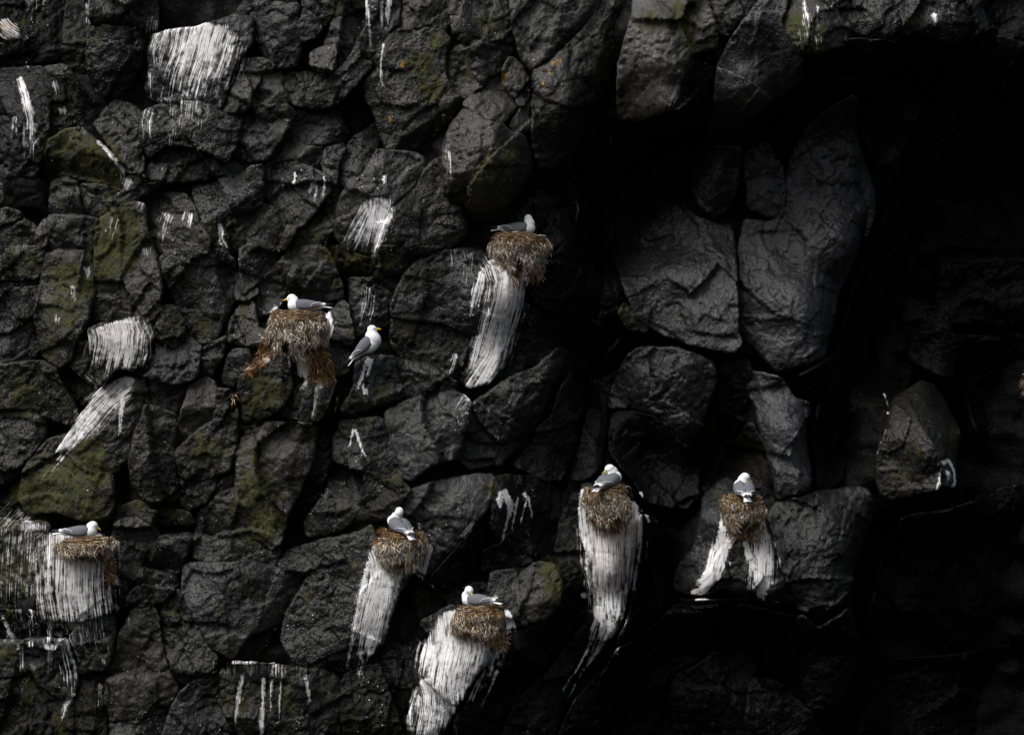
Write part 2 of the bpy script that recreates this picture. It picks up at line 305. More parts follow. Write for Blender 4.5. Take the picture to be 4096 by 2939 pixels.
stain('B3', [(90,1265,12),(85,1420,12),(65,1640,26)], .72, .62); stain('B3', [(150,1270,7),(130,1470,6)], .62, .42); stain('B3', [(205,1280,8),(190,1560,7)], .68, .42); stain('B3', [(365,1240,10),(385,1340,14),(390,1420,8)], .62, .42)

MOSS = []          # x, y, radius, strength
def moss(tile, pts):
    for x, y, r, s in pts:
        (cx, cy, rr), = conv(tile, [(x, y, r)]); MOSS.append((cx, cy, rr, s))
moss('A1', [(420,960,140,.8),(650,1060,160,1.1),(740,1130,120,1.0),(560,950,120,.7),(760,1520,190,.95),(800,1370,90,.8),(1000,1550,130,.5),(90,200,100,.4),(380,1500,130,.45),(700,1300,90,.5),(60,1640,160,.5),(960,260,60,.4)])
moss('B1', [(1130,420,110,.8),(1190,580,110,.85),(1230,290,90,.8),(1040,420,80,.6),(560,60,100,.5),(1560,160,130,.55),(1400,480,70,.5),(1560,1150,150,.75),(1590,1290,110,.8),(1290,1050,60,.45),(530,1590,60,.85),(720,1000,70,.3),(870,1050,80,.35),(500,150,40,.6),(90,1590,50,.5),(850,760,50,.5),(1380,380,60,.5)])
moss('C1', [(60,980,90,.7),(30,1150,90,.8),(980,150,120,.65),(1190,130,140,.85),(1010,480,40,.7),(1230,280,80,.8),(20,520,40,.7),(1010,620,50,.5),(880,130,60,.4),(640,1580,40,.2),(1200,420,60,.5)])
moss('D1', [(280,150,90,1.0),(380,230,110,1.15),(440,300,60,.9),(1050,150,70,.7),(1040,210,60,.6)])
moss('A2', [(160,80,150,.6),(420,180,150,.85),(540,250,90,1.1),(420,420,160,.75),(700,40,160,.95),(820,80,120,.7),(330,640,120,.6),(1120,480,100,.55),(1340,500,80,.65),(150,950,180,.65),(250,820,140,.5),(560,1330,130,1.05),(400,1520,210,1.1),(650,1440,120,.8),(200,1560,140,.9),(1280,1070,120,.45),(1330,1300,150,.65),(1450,1320,80,.6),(880,660,50,1.1),(560,620,60,.6),(640,840,70,.7),(1240,950,40,.4),(1590,380,70,.5),(1590,1050,60,.6),(1200,160,80,.5),(870,850,30,.8)])
moss('B2', [(520,10,80,.85),(700,70,100,.7),(900,60,90,.7),(60,860,110,.7),(120,930,120,.85),(20,1000,100,.7),(870,930,50,1.1),(1050,500,110,.6),(960,600,60,.6),(60,1300,120,.6),(40,1560,140,1.0),(540,220,50,.5),(950,1480,90,.5),(1150,720,40,.5),(400,950,90,.35)])
moss('A3', [(420,60,180,.9),(250,120,140,.85),(600,150,140,.7),(110,520,200,.9),(60,300,120,.8),(420,800,130,.45),(270,720,90,.6),(60,1080,90,.75),(180,1260,90,.7),(180,1400,70,.5),(950,400,70,.55),(1100,170,140,.6),(900,120,100,.55),(1560,330,90,.5),(1540,130,60,.9),(1560,1420,120,.6),(1420,1000,60,.4),(1440,800,70,.45)])
moss('B3', [(60,90,120,1.05),(110,250,110,1.15),(30,330,80,.9),(200,1380,110,.6),(250,1450,90,.5),(820,290,60,.6),(700,520,60,.5),(600,150,70,.4),(1560,30,90,.5)])
moss('C3', [(300,560,100,.75),(350,690,80,.95),(430,260,50,.6),(1450,60,60,.4)])
moss('C2', [(800,400,60,.6),(1030,800,60,.35),(40,1430,50,.6),(240,800,80,.3),(1380,1150,60,.4)])
moss('D2', [(1380,1220,90,.55),(950,1450,110,.45),(1040,1290,80,.4)])
moss('D3', [(800,250,70,.6),(740,380,60,.45)])
MOSS = np.array(MOSS)

def stain_fields(x, y):
    n = len(x)
    g = np.zeros(n); fu = np.zeros(n); fv = np.zeros(n); cr = np.zeros(n)
    lo = np.array([x.min(), y.min()]); hi = np.array([x.max(), y.max()])
    for si, (L, d0, d1, cream, ext) in enumerate(STAIN):
        m = L[:, 2].max()*1.5 + 6 + .45*np.hypot(*(L[-1, :2]-L[0, :2]))
        if (L[:, 0].max()+m < lo[0] or L[:, 0].min()-m > hi[0] or L[:, 1].max()+m < lo[1] or L[:, 1].min()-m > hi[1]): continue
        seg = np.hypot(np.diff(L[:, 0]), np.diff(L[:, 1])); cum = np.concatenate([[0], np.cumsum(seg)]); T = cum[-1]
        best = np.full(n, 1e9); bu = np.zeros(n); bv = np.zeros(n); bw = np.ones(n)
        for i in range(len(seg)):
            ax, ay, aw = L[i]; bx, by, bwid = L[i+1]
            ux, uy = (bx-ax)/seg[i], (by-ay)/seg[i]
            tt = (x-ax)*ux + (y-ay)*uy
            tc = np.clip(tt, 0, seg[i])
            lat = (x-ax)*(-uy) + (y-ay)*ux
            te = np.clip(tt, 0, seg[i]*1.0 + (ext*T if i == len(seg)-1 else 0)); dist = np.hypot(x-ax-te*ux, y-ay-te*uy)
            k = dist < best
            best = np.where(k, dist, best); bu = np.where(k, lat, bu)
            ov = np.where((i == 0) & (tt < 0), tt, np.where((i == len(seg)-1) & (tt > seg[i]), tt, tc))
            bv = np.where(k, cum[i]+ov, bv); bw = np.where(k, aw+(bwid-aw)*tc/seg[i], bw)
        bw = np.maximum(bw, 2.6)
        wob = fbm(bu/9.0+si*3.7, bv/70.0, 40, 2)
        wob2 = perlin(bu/3.4+si*5.1, bv/150.0, 42)+.6*perlin(bu/8.0+si*2.3, bv/200.0, 43)
        e = best/bw*(1+.32*wob)
        big = np.clip((bw-8)/14, 0, 1)
        a_thin = np.clip((1.15-e)/.25, 0, 1)
        a_big = .95*np.where(e < .8, 1-.36*e*e, .77-.60*(e-.8)); a_big = np.where(e < 1.6, np.maximum(a_big, 0), 0)
        across = a_thin*(1-big)+a_big*big
        v = bv/max(T, 1); v = np.where(v > 0, np.maximum(v+.22*wob2*big*np.clip(v*1.5, 0, 1), 0), v)
        tail = np.clip((1.12+.25*wob-v)/.22, 0, 1)*(1-big) + np.where(v < .86, 1, np.where(v < .95+ext, 1-1.15*(v-.86), 0))*big
        along = np.where(v < 0, np.clip(1+bv/8.0, 0, 1), 1)*np.clip(tail, 0, 1)
        dens = (d0+(d1-d0)*np.clip(v, 0, 1)**1.5)*across*along*(1+.25*(1-big))
        k = dens > g
        g = np.where(k, dens, g); fu = np.where(k, bu*SC+si*1.37, fu); fv = np.where(k, bv*SC+si*.71, fv); cr = np.where(k, cream*np.clip(1.15-v, 0, 1), cr)
    return g, fu, fv, cr
LICHEN = np.array([(*conv('C1', [(265, 570)])[0], 11), (*conv('C1', [(370, 430)])[0], 13), (*conv('C1', [(320, 490)])[0], 7), (*conv('C1', [(345, 620)])[0], 6), (*conv('C1', [(1600, 640)])[0], 12),
    (*conv('D1', [(205, 170)])[0], 8), (*conv('C1', [(30, 490)])[0], 7), (*conv('B1', [(900, 770)])[0], 8), (*conv('B1', [(990, 430)])[0], 8), (*conv('B1', [(1390, 400)])[0], 10)])
def lichen_field(x, y):
    return np.clip(1.6*np.exp(-((x[:, None]-LICHEN[:, 0])**2+(y[:, None]-LICHEN[:, 1])**2)/LICHEN[:, 2]**2).max(1)-.25, 0, 1)
def moss_field(x, y):
    if not len(MOSS): return np.zeros(len(x))
    d2 = ((x[:, None]-MOSS[:, 0])**2+(y[:, None]-MOSS[:, 1])**2)/(MOSS[:, 2]**2)
    wide = .34*np.clip(fbm(x/120, y/140, 66, 3)*1.1+.25, 0, 1)*np.clip((1250-x)/350, 0, 1)     # thin algae over the damp left side
    return np.clip(np.maximum((MOSS[:, 3]*np.exp(-d2*1.0)).max(1), wide), 0, 1.2)

# ------------------------------------------------------------------ cliff: backing wall + every block of rock
def mesh_obj(name, verts, faces, mat, parent=None, smooth=True):
    me = bpy.data.meshes.new(name)
    me.from_pydata([tuple(v) for v in verts], [], faces)
    if mat: me.materials.append(mat)
    if smooth: me.polygons.foreach_set('use_smooth', np.ones(len(me.polygons), bool))
    me.update()
    o = bpy.data.objects.new(name, me); COL.objects.link(o)
    if parent: o.parent = parent
    return o
def set_attr(o, name, arr):
    a = o.data.attributes.new(name, 'FLOAT', 'POINT'); a.data.foreach_set('value', np.asarray(arr, np.float32))
def set_col(o, arr):
    a = o.data.attributes.new('col', 'FLOAT_COLOR', 'POINT')
    c = np.ones((len(arr), 4), np.float32); c[:, :3] = arr; a.data.foreach_set('color', c.ravel())
def to_world(x, y, t):
    f = (CAMD-t)/CAMD
    return np.stack([(x-1134)*SC*f, -t, (813.5-y)*SC*f], -1)

def build_cliff():
    xs = np.arange(-330, 2620, 13.0); ys = np.arange(-330, 1980, 13.0)
    X, Y = np.meshgrid(xs, ys); x = X.ravel(); y = Y.ravel()
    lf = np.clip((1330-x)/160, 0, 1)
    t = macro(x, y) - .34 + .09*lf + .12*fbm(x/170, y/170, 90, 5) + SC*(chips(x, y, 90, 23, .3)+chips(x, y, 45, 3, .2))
    V = np.stack([(x-1134)*SC, -t, (813.5-y)*SC], -1)
    nx = len(xs); F = []
    for j in range(len(ys)-1):
        for i in range(nx-1):
            a = j*nx+i; F.append((a, a+nx, a+nx+1, a+1))
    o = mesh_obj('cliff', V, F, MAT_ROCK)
    n = len(x)
    set_attr(o, 'tone', .13+.10*lf); set_attr(o, 'hue', np.full(n, .3)); set_attr(o, 'moss', moss_field(x, y)*.6)  # backing kept darker, more so rightwards: gap and recess shade in its tone
    z = np.zeros(n)
    for a in ('lichen', 'guano', 'flow_u', 'flow_v', 'cream', 'speck'): set_attr(o, a, z)
    set_attr(o, 'patch', .5+.3*fbm(x/90, y/90, 44, 3))
    set_attr(o, 'wet', np.full(n, .08))
    o['kind'] = 'structure'; o['label'] = 'dark basalt sea cliff of stacked rock blocks'
    return o
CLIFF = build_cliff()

ROCKS = []
def R(tile, pts, tone=None, dt=0.0, tilt=(0, 0), bulge=.07, cuts=(), edge=1.0, hue=None, facets=None, wet=.37):
    P = np.array(conv(tile, [p[:2] for p in pts]))
    C = [tuple(sum(map(list, conv(tile, [(c[0], c[1]), (c[2], c[3])])), [])) + (c[4],) if False else
         (*conv(tile, [(c[0], c[1])])[0], *conv(tile, [(c[2], c[3])])[0], c[4]) for c in cuts]
    ROCKS.append(dict(P=P, tone=tone, dt=dt, tilt=tilt, bulge=bulge, cuts=C, edge=edge, hue=hue, facets=facets, wet=wet))

STEP = 3.7
def build_rock(idx, r):
    rg = np.random.default_rng(1000+idx)
    P = r['P']
    ar = .5*np.sum(P[:, 0]*np.roll(P[:, 1], -1)-np.roll(P[:, 0], -1)*P[:, 1])
    if ar < 0: P = P[::-1]
    # rounded corners (one Chaikin pass), then a dense, ragged outline
    Q = []
    for i in range(len(P)):
        a, b = P[i], P[(i+1) % len(P)]
        Q += [a*.90+b*.10, a*.10+b*.90]
    Q = np.array(Q)
    O = []
    for i in range(len(Q)):
        a, b = Q[i], Q[(i+1) % len(Q)]; L = np.hypot(*(b-a)); k = max(1, int(round(L/5.5)))
        for j in range(k): O.append(a+(b-a)*j/k)
    O = np.array(O); keep = [0]
    for i in range(1, len(O)):
        if np.hypot(*(O[i]-O[keep[-1]])) > 2.2: keep.append(i)
    O = O[keep]
    tg = np.roll(O, -1, 0)-np.roll(O, 1, 0); tg /= np.maximum(np.hypot(tg[:, 0], tg[:, 1]), 1e-6)[:, None]
    nrm = np.stack([-tg[:, 1], tg[:, 0]], -1)          # inward for this winding
    O = O + nrm*(-3.8 + 2.2*fbm(O[:, 0]/38, O[:, 1]/38, idx % 50, 3)+1.3*perlin(O[:, 0]/9, O[:, 1]/9, idx % 60))[:, None]
    mn, mx = O.min(0), O.max(0); c = O.mean(0); R0 = np.maximum((mx-mn)/2, 6)
    gx, gy = np.meshgrid(np.arange(mn[0], mx[0], STEP), np.arange(mn[1], mx[1], STEP))
    G = np.stack([gx.ravel(), gy.ravel()], -1); G = G + rg.uniform(-.33, .33, G.shape)*STEP
    A, B = O, np.roll(O, -1, 0)
    def dist(p):
        out = np.full(len(p), 1e9)
        for s in range(0, len(p), 4000):
            q = p[s:s+4000, None, :]; d = B-A; L2 = np.maximum((d**2).sum(1), 1e-9)
            tt = np.clip(((q-A)*d).sum(2)/L2, 0, 1); pr = A+tt[..., None]*d
            out[s:s+4000] = np.sqrt(((q-pr)**2).sum(2)).min(1)
        return out
    def inside(p):
        x, y = p[:, 0], p[:, 1]; res = np.zeros(len(p), bool)
        for i in range(len(A)):
            x1, y1 = A[i]; x2, y2 = B[i]
            if y1 == y2: continue
            k = ((y1 > y) != (y2 > y)) & (x < (x2-x1)*(y-y1)/(y2-y1)+x1); res ^= k
        return res
    G = G[inside(G)]
    if len(G): G = G[dist(G) > STEP*.55]
    allp = np.vstack([O, G]); nO = len(O)
    vo, _, fo, ov, _, _ = delaunay_2d_cdt([Vector(p) for p in allp], [], [list(range(nO))], 1, 1e-4)
    p = np.array([(v.x, v.y) for v in vo]); faces = [tuple(f) for f in fo]
    x, y = p[:, 0], p[:, 1]
    d = dist(p)
    # faceted dome: lowest of several tangent planes
    Rm = float(np.sqrt(R0[0]*R0[1])); Bh = .8*r['bulge']*Rm
    m = r['facets'] or int(np.clip(3+Rm/28, 3, 7))
    pk = c + rg.uniform(-.95, .95, (m, 2))*R0
    hk = []
    for a in pk:
        q = (a-c)/R0
        gr = -2*Bh*q/R0*rg.uniform(.75, 1.3) + rg.normal(0, .22, 2)*min(1.0, 70/Rm)
        hk.append(-Bh*(q**2).sum()*rg.uniform(.8, 1.1) + (x-a[0])*gr[0] + (y-a[1])*gr[1])
    hk = np.array(hk); sft = 1.0
    h = -sft*np.log(np.exp(-(hk-hk.min(0))/sft).sum(0)) + hk.min(0)
    for (x1, y1, x2, y2, sl_) in r['cuts']:
        L = math.hypot(x2-x1, y2-y1)
        s = -(((x2-x1)*(y-y1)-(y2-y1)*(x-x1))/L)
        s = s + 5*fbm(x/40, y/40, 17, 3)
        h = h - sl_*np.where(s > 0, s, 0)
    tl = r['tilt'] if r['tilt'] != (0, 0) else tuple(rg.normal(0, .07, 2)*min(1.0, 45/Rm))
    h = h + tl[0]*(x-c[0]) + tl[1]*(c[1]-y)
    # rounded rim
    ed = r['edge']*rg.uniform(.5, 1.2); wr = np.clip(.040*Rm, 2.4, 4.5)*ed; E = np.clip(.050*Rm, 2.4, 4.8)*ed
    k = np.clip(1-d/(wr*np.clip(1+1.1*perlin(x/40, y/40, 5), .35, 2.2)), 0, 1)
    h = h - E*(1-np.sqrt(np.clip(1-k*k, 0, 1)))
    # weathering
    g, fu, fv, cr = stain_fields(x, y); h0 = h; h = 0*h
    h = h + chips(x, y, 84, 23, .12) + chips(x, y, 40, 3, .09) + chips(x, y, 17, 13, .045)
    h = h + 4.2*fbm(x/62, y/62, 11+idx % 7, 4, .55) + 1.9*np.abs(perlin(x/21+.3*y/21, y/34, 23)) + 1.0*perlin(x/9.5, y/12, 31)
    cn = perlin(x/105+.6*perlin(x/45, y/45, 3), y/120+.6*perlin(x/45, y/45, 9), 60+idx % 5)
    h = h - 6.0*np.exp(-(cn/.040)**2)*np.clip(perlin(x/160, y/160, 77)*3+.7, 0, 1)
    c2 = perlin(x/60+.5*perlin(x/30, y/30, 13), y/75+.5*perlin(x/30, y/30, 19), 80+idx % 7)
    h = h - 3.6*np.exp(-(c2/.065)**2)*np.clip(perlin(x/110, y/110, 78)*4-.2, 0, 1)
    flat = np.clip((g-.25)/.35, 0, 1); h = h0 + h*(1-.88*flat)
    h = h + 1.6*np.clip(g-.45, 0, .5)
    mb, mp = macro(x, y, True)
    fl = float(np.clip((g > .3).mean()*1.6, 0, 1))        # blocks mostly under droppings keep one even face
    t = mb + mp*(1-.85*max(fl, 0)) + r['dt'] + rg.uniform(-.018, .018) + h*SC
    tm = float(t.mean())
    f = (CAMD-tm)/CAMD                                  # the whole block is set where it belongs at its own distance
    ox, oz = (c[0]-1134)*SC*(f-1), (813.5-c[1])*SC*(f-1)
    V = np.stack([(x-1134)*SC+ox, -t, (813.5-y)*SC+oz], -1)
    # flanks going back into the cliff
    nv = len(V); bnd = {}
    for fa in faces:
        for a, b in ((fa[0], fa[1]), (fa[1], fa[2]), (fa[2], fa[0])):
            if (b, a) in bnd: del bnd[(b, a)]
            else: bnd[(a, b)] = 1
    vid = {}; ex = []
    for (a, b) in bnd:
        for v in (a, b):
            if v not in vid: vid[v] = nv+len(ex); ex.append(v)
    exi = np.array(ex); back = V[exi].copy()
    cw = np.array([(c[0]-1134)*SC+ox, 0, (813.5-c[1])*SC+oz])
    back[:, 0] += (cw[0]-back[:, 0])*.10; back[:, 2] += (cw[2]-back[:, 2])*.10; back[:, 1] += .42
    V = np.vstack([V, back])
    faces = [fa[::-1] for fa in faces] if False else faces
    sf = [(b, a, vid[a], vid[b]) for (a, b) in bnd]
    allf = faces + sf
    # outward = towards the lens
    a, b, cc = V[faces[0][0]], V[faces[0][1]], V[faces[0][2]]
    if np.cross(b-a, cc-a)[1] > 0: allf = [tuple(reversed(q)) for q in allf]
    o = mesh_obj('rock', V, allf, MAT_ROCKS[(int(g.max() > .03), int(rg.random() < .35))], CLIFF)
    n = len(V); e = lambda arr: np.concatenate([arr, arr[exi]])
    tone = r['tone'] if r['tone'] is not None else rg.uniform(.75, 1.25)
    tone = .40*tone*(.85 if tone < .61 else 1) if tone < 1 else min(.44*tone**2.35, 1.8)  # low tones also paint in shade: recesses, undersides, the right-hand side
    tone *= .72 if (c[0] < 330 and c[1] < 330) else 1.0  # upper-left blocks darker: corner falloff of the lens put into their tone
    hue = r['hue'] if r['hue'] is not None else rg.uniform(.1, .6)
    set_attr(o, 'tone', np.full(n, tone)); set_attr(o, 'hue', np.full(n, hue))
    set_attr(o, 'moss', e(moss_field(x, y))); set_attr(o, 'guano', np.concatenate([g, g[exi]*.0]))
    set_attr(o, 'flow_u', e(fu)); set_attr(o, 'flow_v', e(fv)); set_attr(o, 'cream', e(cr)); set_attr(o, 'wet', np.full(n, r['wet']*(.30 if tone < .20 else .5 if tone < .25 else 1)))
    set_attr(o, 'lichen', e(lichen_field(x, y)))
    set_attr(o, 'patch', e(np.clip(.5+.42*fbm(x/75, y/95, 44, 4, .65)+.16*fbm(x/16, y/70, 48, 2), 0, 1)))
    set_attr(o, 'speck', e(np.clip(perlin(x/110, y/110, 51)*.35+perlin(x/26, y/26, 52)*.30-.10, 0, .12)*np.clip((1300-x)/150, 0, 1)))
    return o

# --- row 1, left
R('A1', [(-60,-60),(420,-60),(420,60),(395,400),(150,425),(-60,410)], .6, 0, cuts=[(200,0,200,400,.25)])
R('A1', [(425,-60),(560,-60),(580,200),(560,330),(600,480),(520,560),(440,430),(400,400),(428,60)], .7, -.05, tilt=(-.2,0))
R('A1', [(572,-60),(1020,-60),(1015,180),(930,205),(860,150),(700,145),(590,150)], .9, .02)
R('A1', [(590,155),(850,160),(925,215),(915,420),(850,520),(760,640),(650,690),(600,560),(570,400),(562,300)], .95, .0, cuts=[(800,240,720,560,.5)])
R('A1', [(922,215),(1000,215),(960,300),(960,440),(920,560),(930,690),(880,680),(760,640),(850,520),(915,420)], .45, -.16)
R('A1', [(-60,430),(280,440),(420,520),(430,660),(320,660),(330,920),(300,960),(230,1150),(100,1140),(-60,1000)], .85, .04, tilt=(.05,0))
R('A1', [(280,440),(440,430),(520,560),(640,700),(650,740),(620,790),(560,800),(330,900),(320,665),(430,670),(430,560)], .9, .0, tilt=(-.1,.1))
R('A1', [(330,920),(420,850),(520,830),(640,920),(760,1020),(820,1110),(800,1230),(700,1210),(560,1190),(430,1150),(300,1190),(240,1150),(290,1010)], .8, .05, cuts=[(480,1010,300,1000,.6)], hue=.9)
R('A1', [(660,720),(740,640),(880,690),(910,720),(920,900),(940,1140),(830,1110),(760,1010),(680,900),(600,800),(640,760)], 1.0, .0, tilt=(.1,0))
R('A1', [(985,225),(1100,195),(1260,185),(1400,150),(1530,95),(1650,110),(1640,300),(1560,380),(1480,600),(1440,730),(1300,640),(1050,665),(960,620),(925,560),(965,440),(955,320)], 1.0, .10, bulge=.2, cuts=[(1627,260,960,270,-.02),(1400,560,1480,300,.0)])
R('A1', [(1050,670),(1300,645),(1440,735),(1580,735),(1530,960),(1480,1060),(1380,1000),(1250,950),(1090,930),(990,1000),(960,1020),(910,900),(910,730),(960,695)], .95, .06)
R('A1', [(1480,600),(1560,390),(1660,410),(1700,520),(1640,600),(1627,700),(1580,730),(1440,730)], 1.0, .04)
R('A1', [(1580,740),(1627,720),(1760,740),(1900,800),(1860,860),(1740,1040),(1480,1050),(1530,960)], 1.15, .03, tilt=(.08,-.05))
R('A1', [(940,1140),(960,1030),(1090,940),(1250,960),(1380,1010),(1470,1065),(1620,1060),(1600,1120),(1480,1140),(1340,1160),(1000,1200),(950,1190)], .9, -.03)
R('A1', [(810,1250),(830,1130),(940,1145),(950,1200),(1060,1190),(960,1240),(860,1310),(760,1330),(700,1300)], 1.0, .0)
R('A1', [(520,1200),(700,1215),(800,1240),(700,1300),(750,1330),(640,1420),(560,1400),(520,1300)], .65, -.05)
R('A1', [(330,1180),(430,1155),(510,1200),(520,1300),(550,1400),(320,1390),(320,1250)], .9, -.02)
R('A1', [(-60,1010),(100,1145),(240,1155),(300,1195),(320,1250),(310,1400),(200,1330),(130,1350),(-60,1340)], .85, -.02, cuts=[(260,1160,200,1340,.5)])
R('A1', [(-60,1355),(120,1370),(140,1410),(60,1450),(-60,1480)], 1.1, .03)
R('A1', [(-60,1490),(60,1455),(140,1415),(210,1460),(240,1500),(220,1620),(270,1700),(-60,1720)], 1.05, .05)
R('A1', [(230,1590),(240,1500),(290,1430),(303,1440),(295,1600),(238,1615)], 1.5, .02, edge=.5)
R('A1', [(300,1440),(320,1400),(550,1405),(640,1430),(600,1500),(590,1640),(430,1640),(280,1640)], .95, .0)
R('A1', [(640,1430),(760,1335),(870,1315),(940,1340),(940,1480),(1010,1660),(1060,1850),(1040,2010),(990,2090),(590,2090),(610,1900),(620,1500)], .85, .08, tilt=(.05,.05), hue=.8)
R('A1', [(935,1340),(1060,1240),(1200,1260),(1270,1350),(1300,1450),(1380,1560),(1360,1650),(1250,1640),(1020,1650),(950,1490)], 1.0, .06, hue=.7)
R('A1', [(1230,1190),(1480,1150),(1620,1110),(1700,1085),(1710,1280),(1640,1310),(1620,1400),(1640,1500),(1560,1640),(1400,1640),(1300,1450),(1280,1350)], 1.05, .02)
# --- row 1, second tile
R('B1', [(0,70),(130,20),(290,10),(320,50),(300,140),(340,250),(300,420),(210,470),(100,380),(20,220)], .95, .03, cuts=[(300,60,150,380,.3)])
R('B1', [(300,140),(345,50),(420,110),(465,180),(420,240),(340,270),(320,200)], 1.1, .02, tilt=(.15,.1))
R('B1', [(10,-60),(320,-60),(295,8),(130,18),(0,65),(-110,85)], 1.0, .04)
R('B1', [(330,-60),(520,-60),(540,90),(480,160),(430,110),(345,45)], .9, .0)
R('B1', [(520,-60),(760,-60),(750,30),(610,105),(550,100)], .9, .03, hue=.8)
R('B1', [(545,110),(600,110),(740,50),(760,180),(700,280),(590,450),(560,290),(480,300),(530,200)], .7, -.05, tilt=(-.25,0))
R('B1', [(480,300),(560,290),(560,430),(540,470),(490,520),(440,480),(390,410),(400,340)], 1.05, .02)
R('B1', [(760,-60),(970,-60),(975,150),(900,220),(860,290),(830,370),(790,400),(720,380),(700,280),(760,170)], .95, .03)
R('B1', [(590,460),(700,290),(720,390),(800,410),(750,470),(690,560),(600,640),(540,690),(420,700),(370,690),(370,600),(430,480),(490,530),(550,480)], .85, .05)
R('B1', [(220,490),(350,470),(430,470),(370,590),(380,700),(310,690),(250,640),(210,550)], .8, -.02)
R('B1', [(-60,380),(100,390),(210,480),(210,560),(245,640),(240,690),(130,680),(0,590),(-40,500)], 1.1, .02)
R('B1', [(-10,600),(130,690),(250,690),(290,740),(260,800),(130,800),(60,740),(-10,710)], 1.2, .05)
R('B1', [(300,720),(520,710),(560,700),(640,860),(600,930),(480,960),(350,940),(280,890),(180,960),(240,850),(300,780)], .85, -.08)
R('B1', [(600,650),(700,570),(750,560),(760,640),(830,790),(760,830),(700,890),(670,880),(640,800),(580,720)], .5, -.22, cuts=[(660,620,660,880,.4)])
R('B1', [(130,1030),(190,960),(280,890),(350,950),(480,970),(490,1040),(460,1080),(400,1090),(250,1060)], .95, -.02)
R('B1', [(490,970),(600,930),(620,960),(570,1060),(560,1200),(580,1300),(540,1270),(530,1150),(490,1130),(470,1080)], .9, -.04)
R('B1', [(620,950),(680,890),(760,840),(830,800),(850,900),(830,970),(780,1060),(730,1160),(640,1200),(580,1290),(565,1200),(575,1060)], .75, -.10, tilt=(-.1,0))
R('B1', [(860,300),(900,230),(1000,190),(1090,210),(1150,180),(1260,200),(1300,260),(1270,330),(1270,500),(1330,600),(1390,650),(1300,770),(1150,900),(1060,960),(1000,980),(890,970),(850,880),(820,760),(755,640),(745,540),(830,450),(820,380)], 1.15, .06, hue=.6, cuts=[(1390,600,1000,900,1.3),(900,300,800,760,-.0)])
R('B1', [(980,-60),(1300,-60),(1310,130),(1260,200),(1150,180),(1000,190),(900,225),(975,150)], .8, -.02, hue=.7)
R('B1', [(1300,-60),(1665,-60),(1720,260),(1640,270),(1480,260),(1390,290),(1320,230),(1310,120)], .95, .02, hue=.7)
R('B1', [(1390,290),(1480,260),(1640,270),(1720,290),(1660,440),(1560,500),(1500,570),(1400,650),(1330,600),(1280,500),(1280,340)], 1.15, .03, hue=.6)
R('B1', [(1400,660),(1500,580),(1560,510),(1640,460),(1650,560),(1720,640),(1735,690),(1640,800),(1560,790),(1480,740),(1400,692)], 1.45, .03, hue=.5)
R('B1', [(1650,450),(1700,375),(1760,420),(1810,510),(1725,640),(1655,560)], 1.55, .04, hue=.6)
R('B1', [(1395,700),(1480,750),(1560,800),(1640,810),(1680,850),(1780,890),(1830,1000),(1830,1080),(1740,1220),(1640,1340),(1580,1370),(1420,1370),(1390,1300),(1290,1300),(1260,1150),(1260,950),(1310,800)], 1.3, .10, bulge=.3, hue=.7, cuts=[(1800,880,1600,1380,.9),(1740,1290,1400,1340,1.0)])
R('B1', [(1000,985),(1130,900),(1300,770),(1390,700),(1300,820),(1255,950),(1240,1020),(1130,1020),(1060,990)], .45, -.30)
R('B1', [(830,975),(1060,990),(1120,1030),(1130,1080),(1060,1220),(920,1340),(900,1400),(800,1640),(620,1620),(540,1500),(560,1380),(600,1260),(650,1190),(730,1150),(790,1050)], 1.45, .06, hue=.4, bulge=.22)
R('B1', [(1135,1100),(1200,1040),(1250,1030),(1270,1180),(1290,1310),(1340,1290),(1400,1430),(1400,1520),(1300,1600),(1220,1635),(1080,1640),(820,1640),(910,1400),(945,1340),(1065,1225)], 1.2, .06, hue=.5, cuts=[(1340,1500,900,1600,.5)])
R('B1', [(1340,1290),(1390,1310),(1420,1375),(1590,1375),(1640,1350),(1600,1480),(1480,1420),(1430,1480),(1400,1440)], .75, -.10)
R('B1', [(95,1070),(130,1040),(250,1065),(400,1095),(460,1130),(530,1160),(520,1260),(420,1380),(330,1480),(240,1450),(220,1370),(110,1310),(85,1200)], 1.2, .04)
R('B1', [(-20,1100),(85,1070),(85,1310),(-20,1285)], 1.1, .0)
R('B1', [(-20,1290),(85,1318),(60,1400),(-20,1490)], 1.05, -.02)
R('B1', [(90,1322),(210,1370),(240,1450),(200,1620),(150,1640),(60,1600),(-20,1640),(-10,1510),(60,1400)], 1.15, .02)
R('B1', [(240,1460),(305,1480),(290,1520),(220,1620),(190,1610)], 1.25, .02, hue=.8)
R('B1', [(340,1480),(430,1380),(530,1270),(560,1310),(540,1500),(490,1560),(490,1640),(270,1640),(290,1570)], .9, -.02)
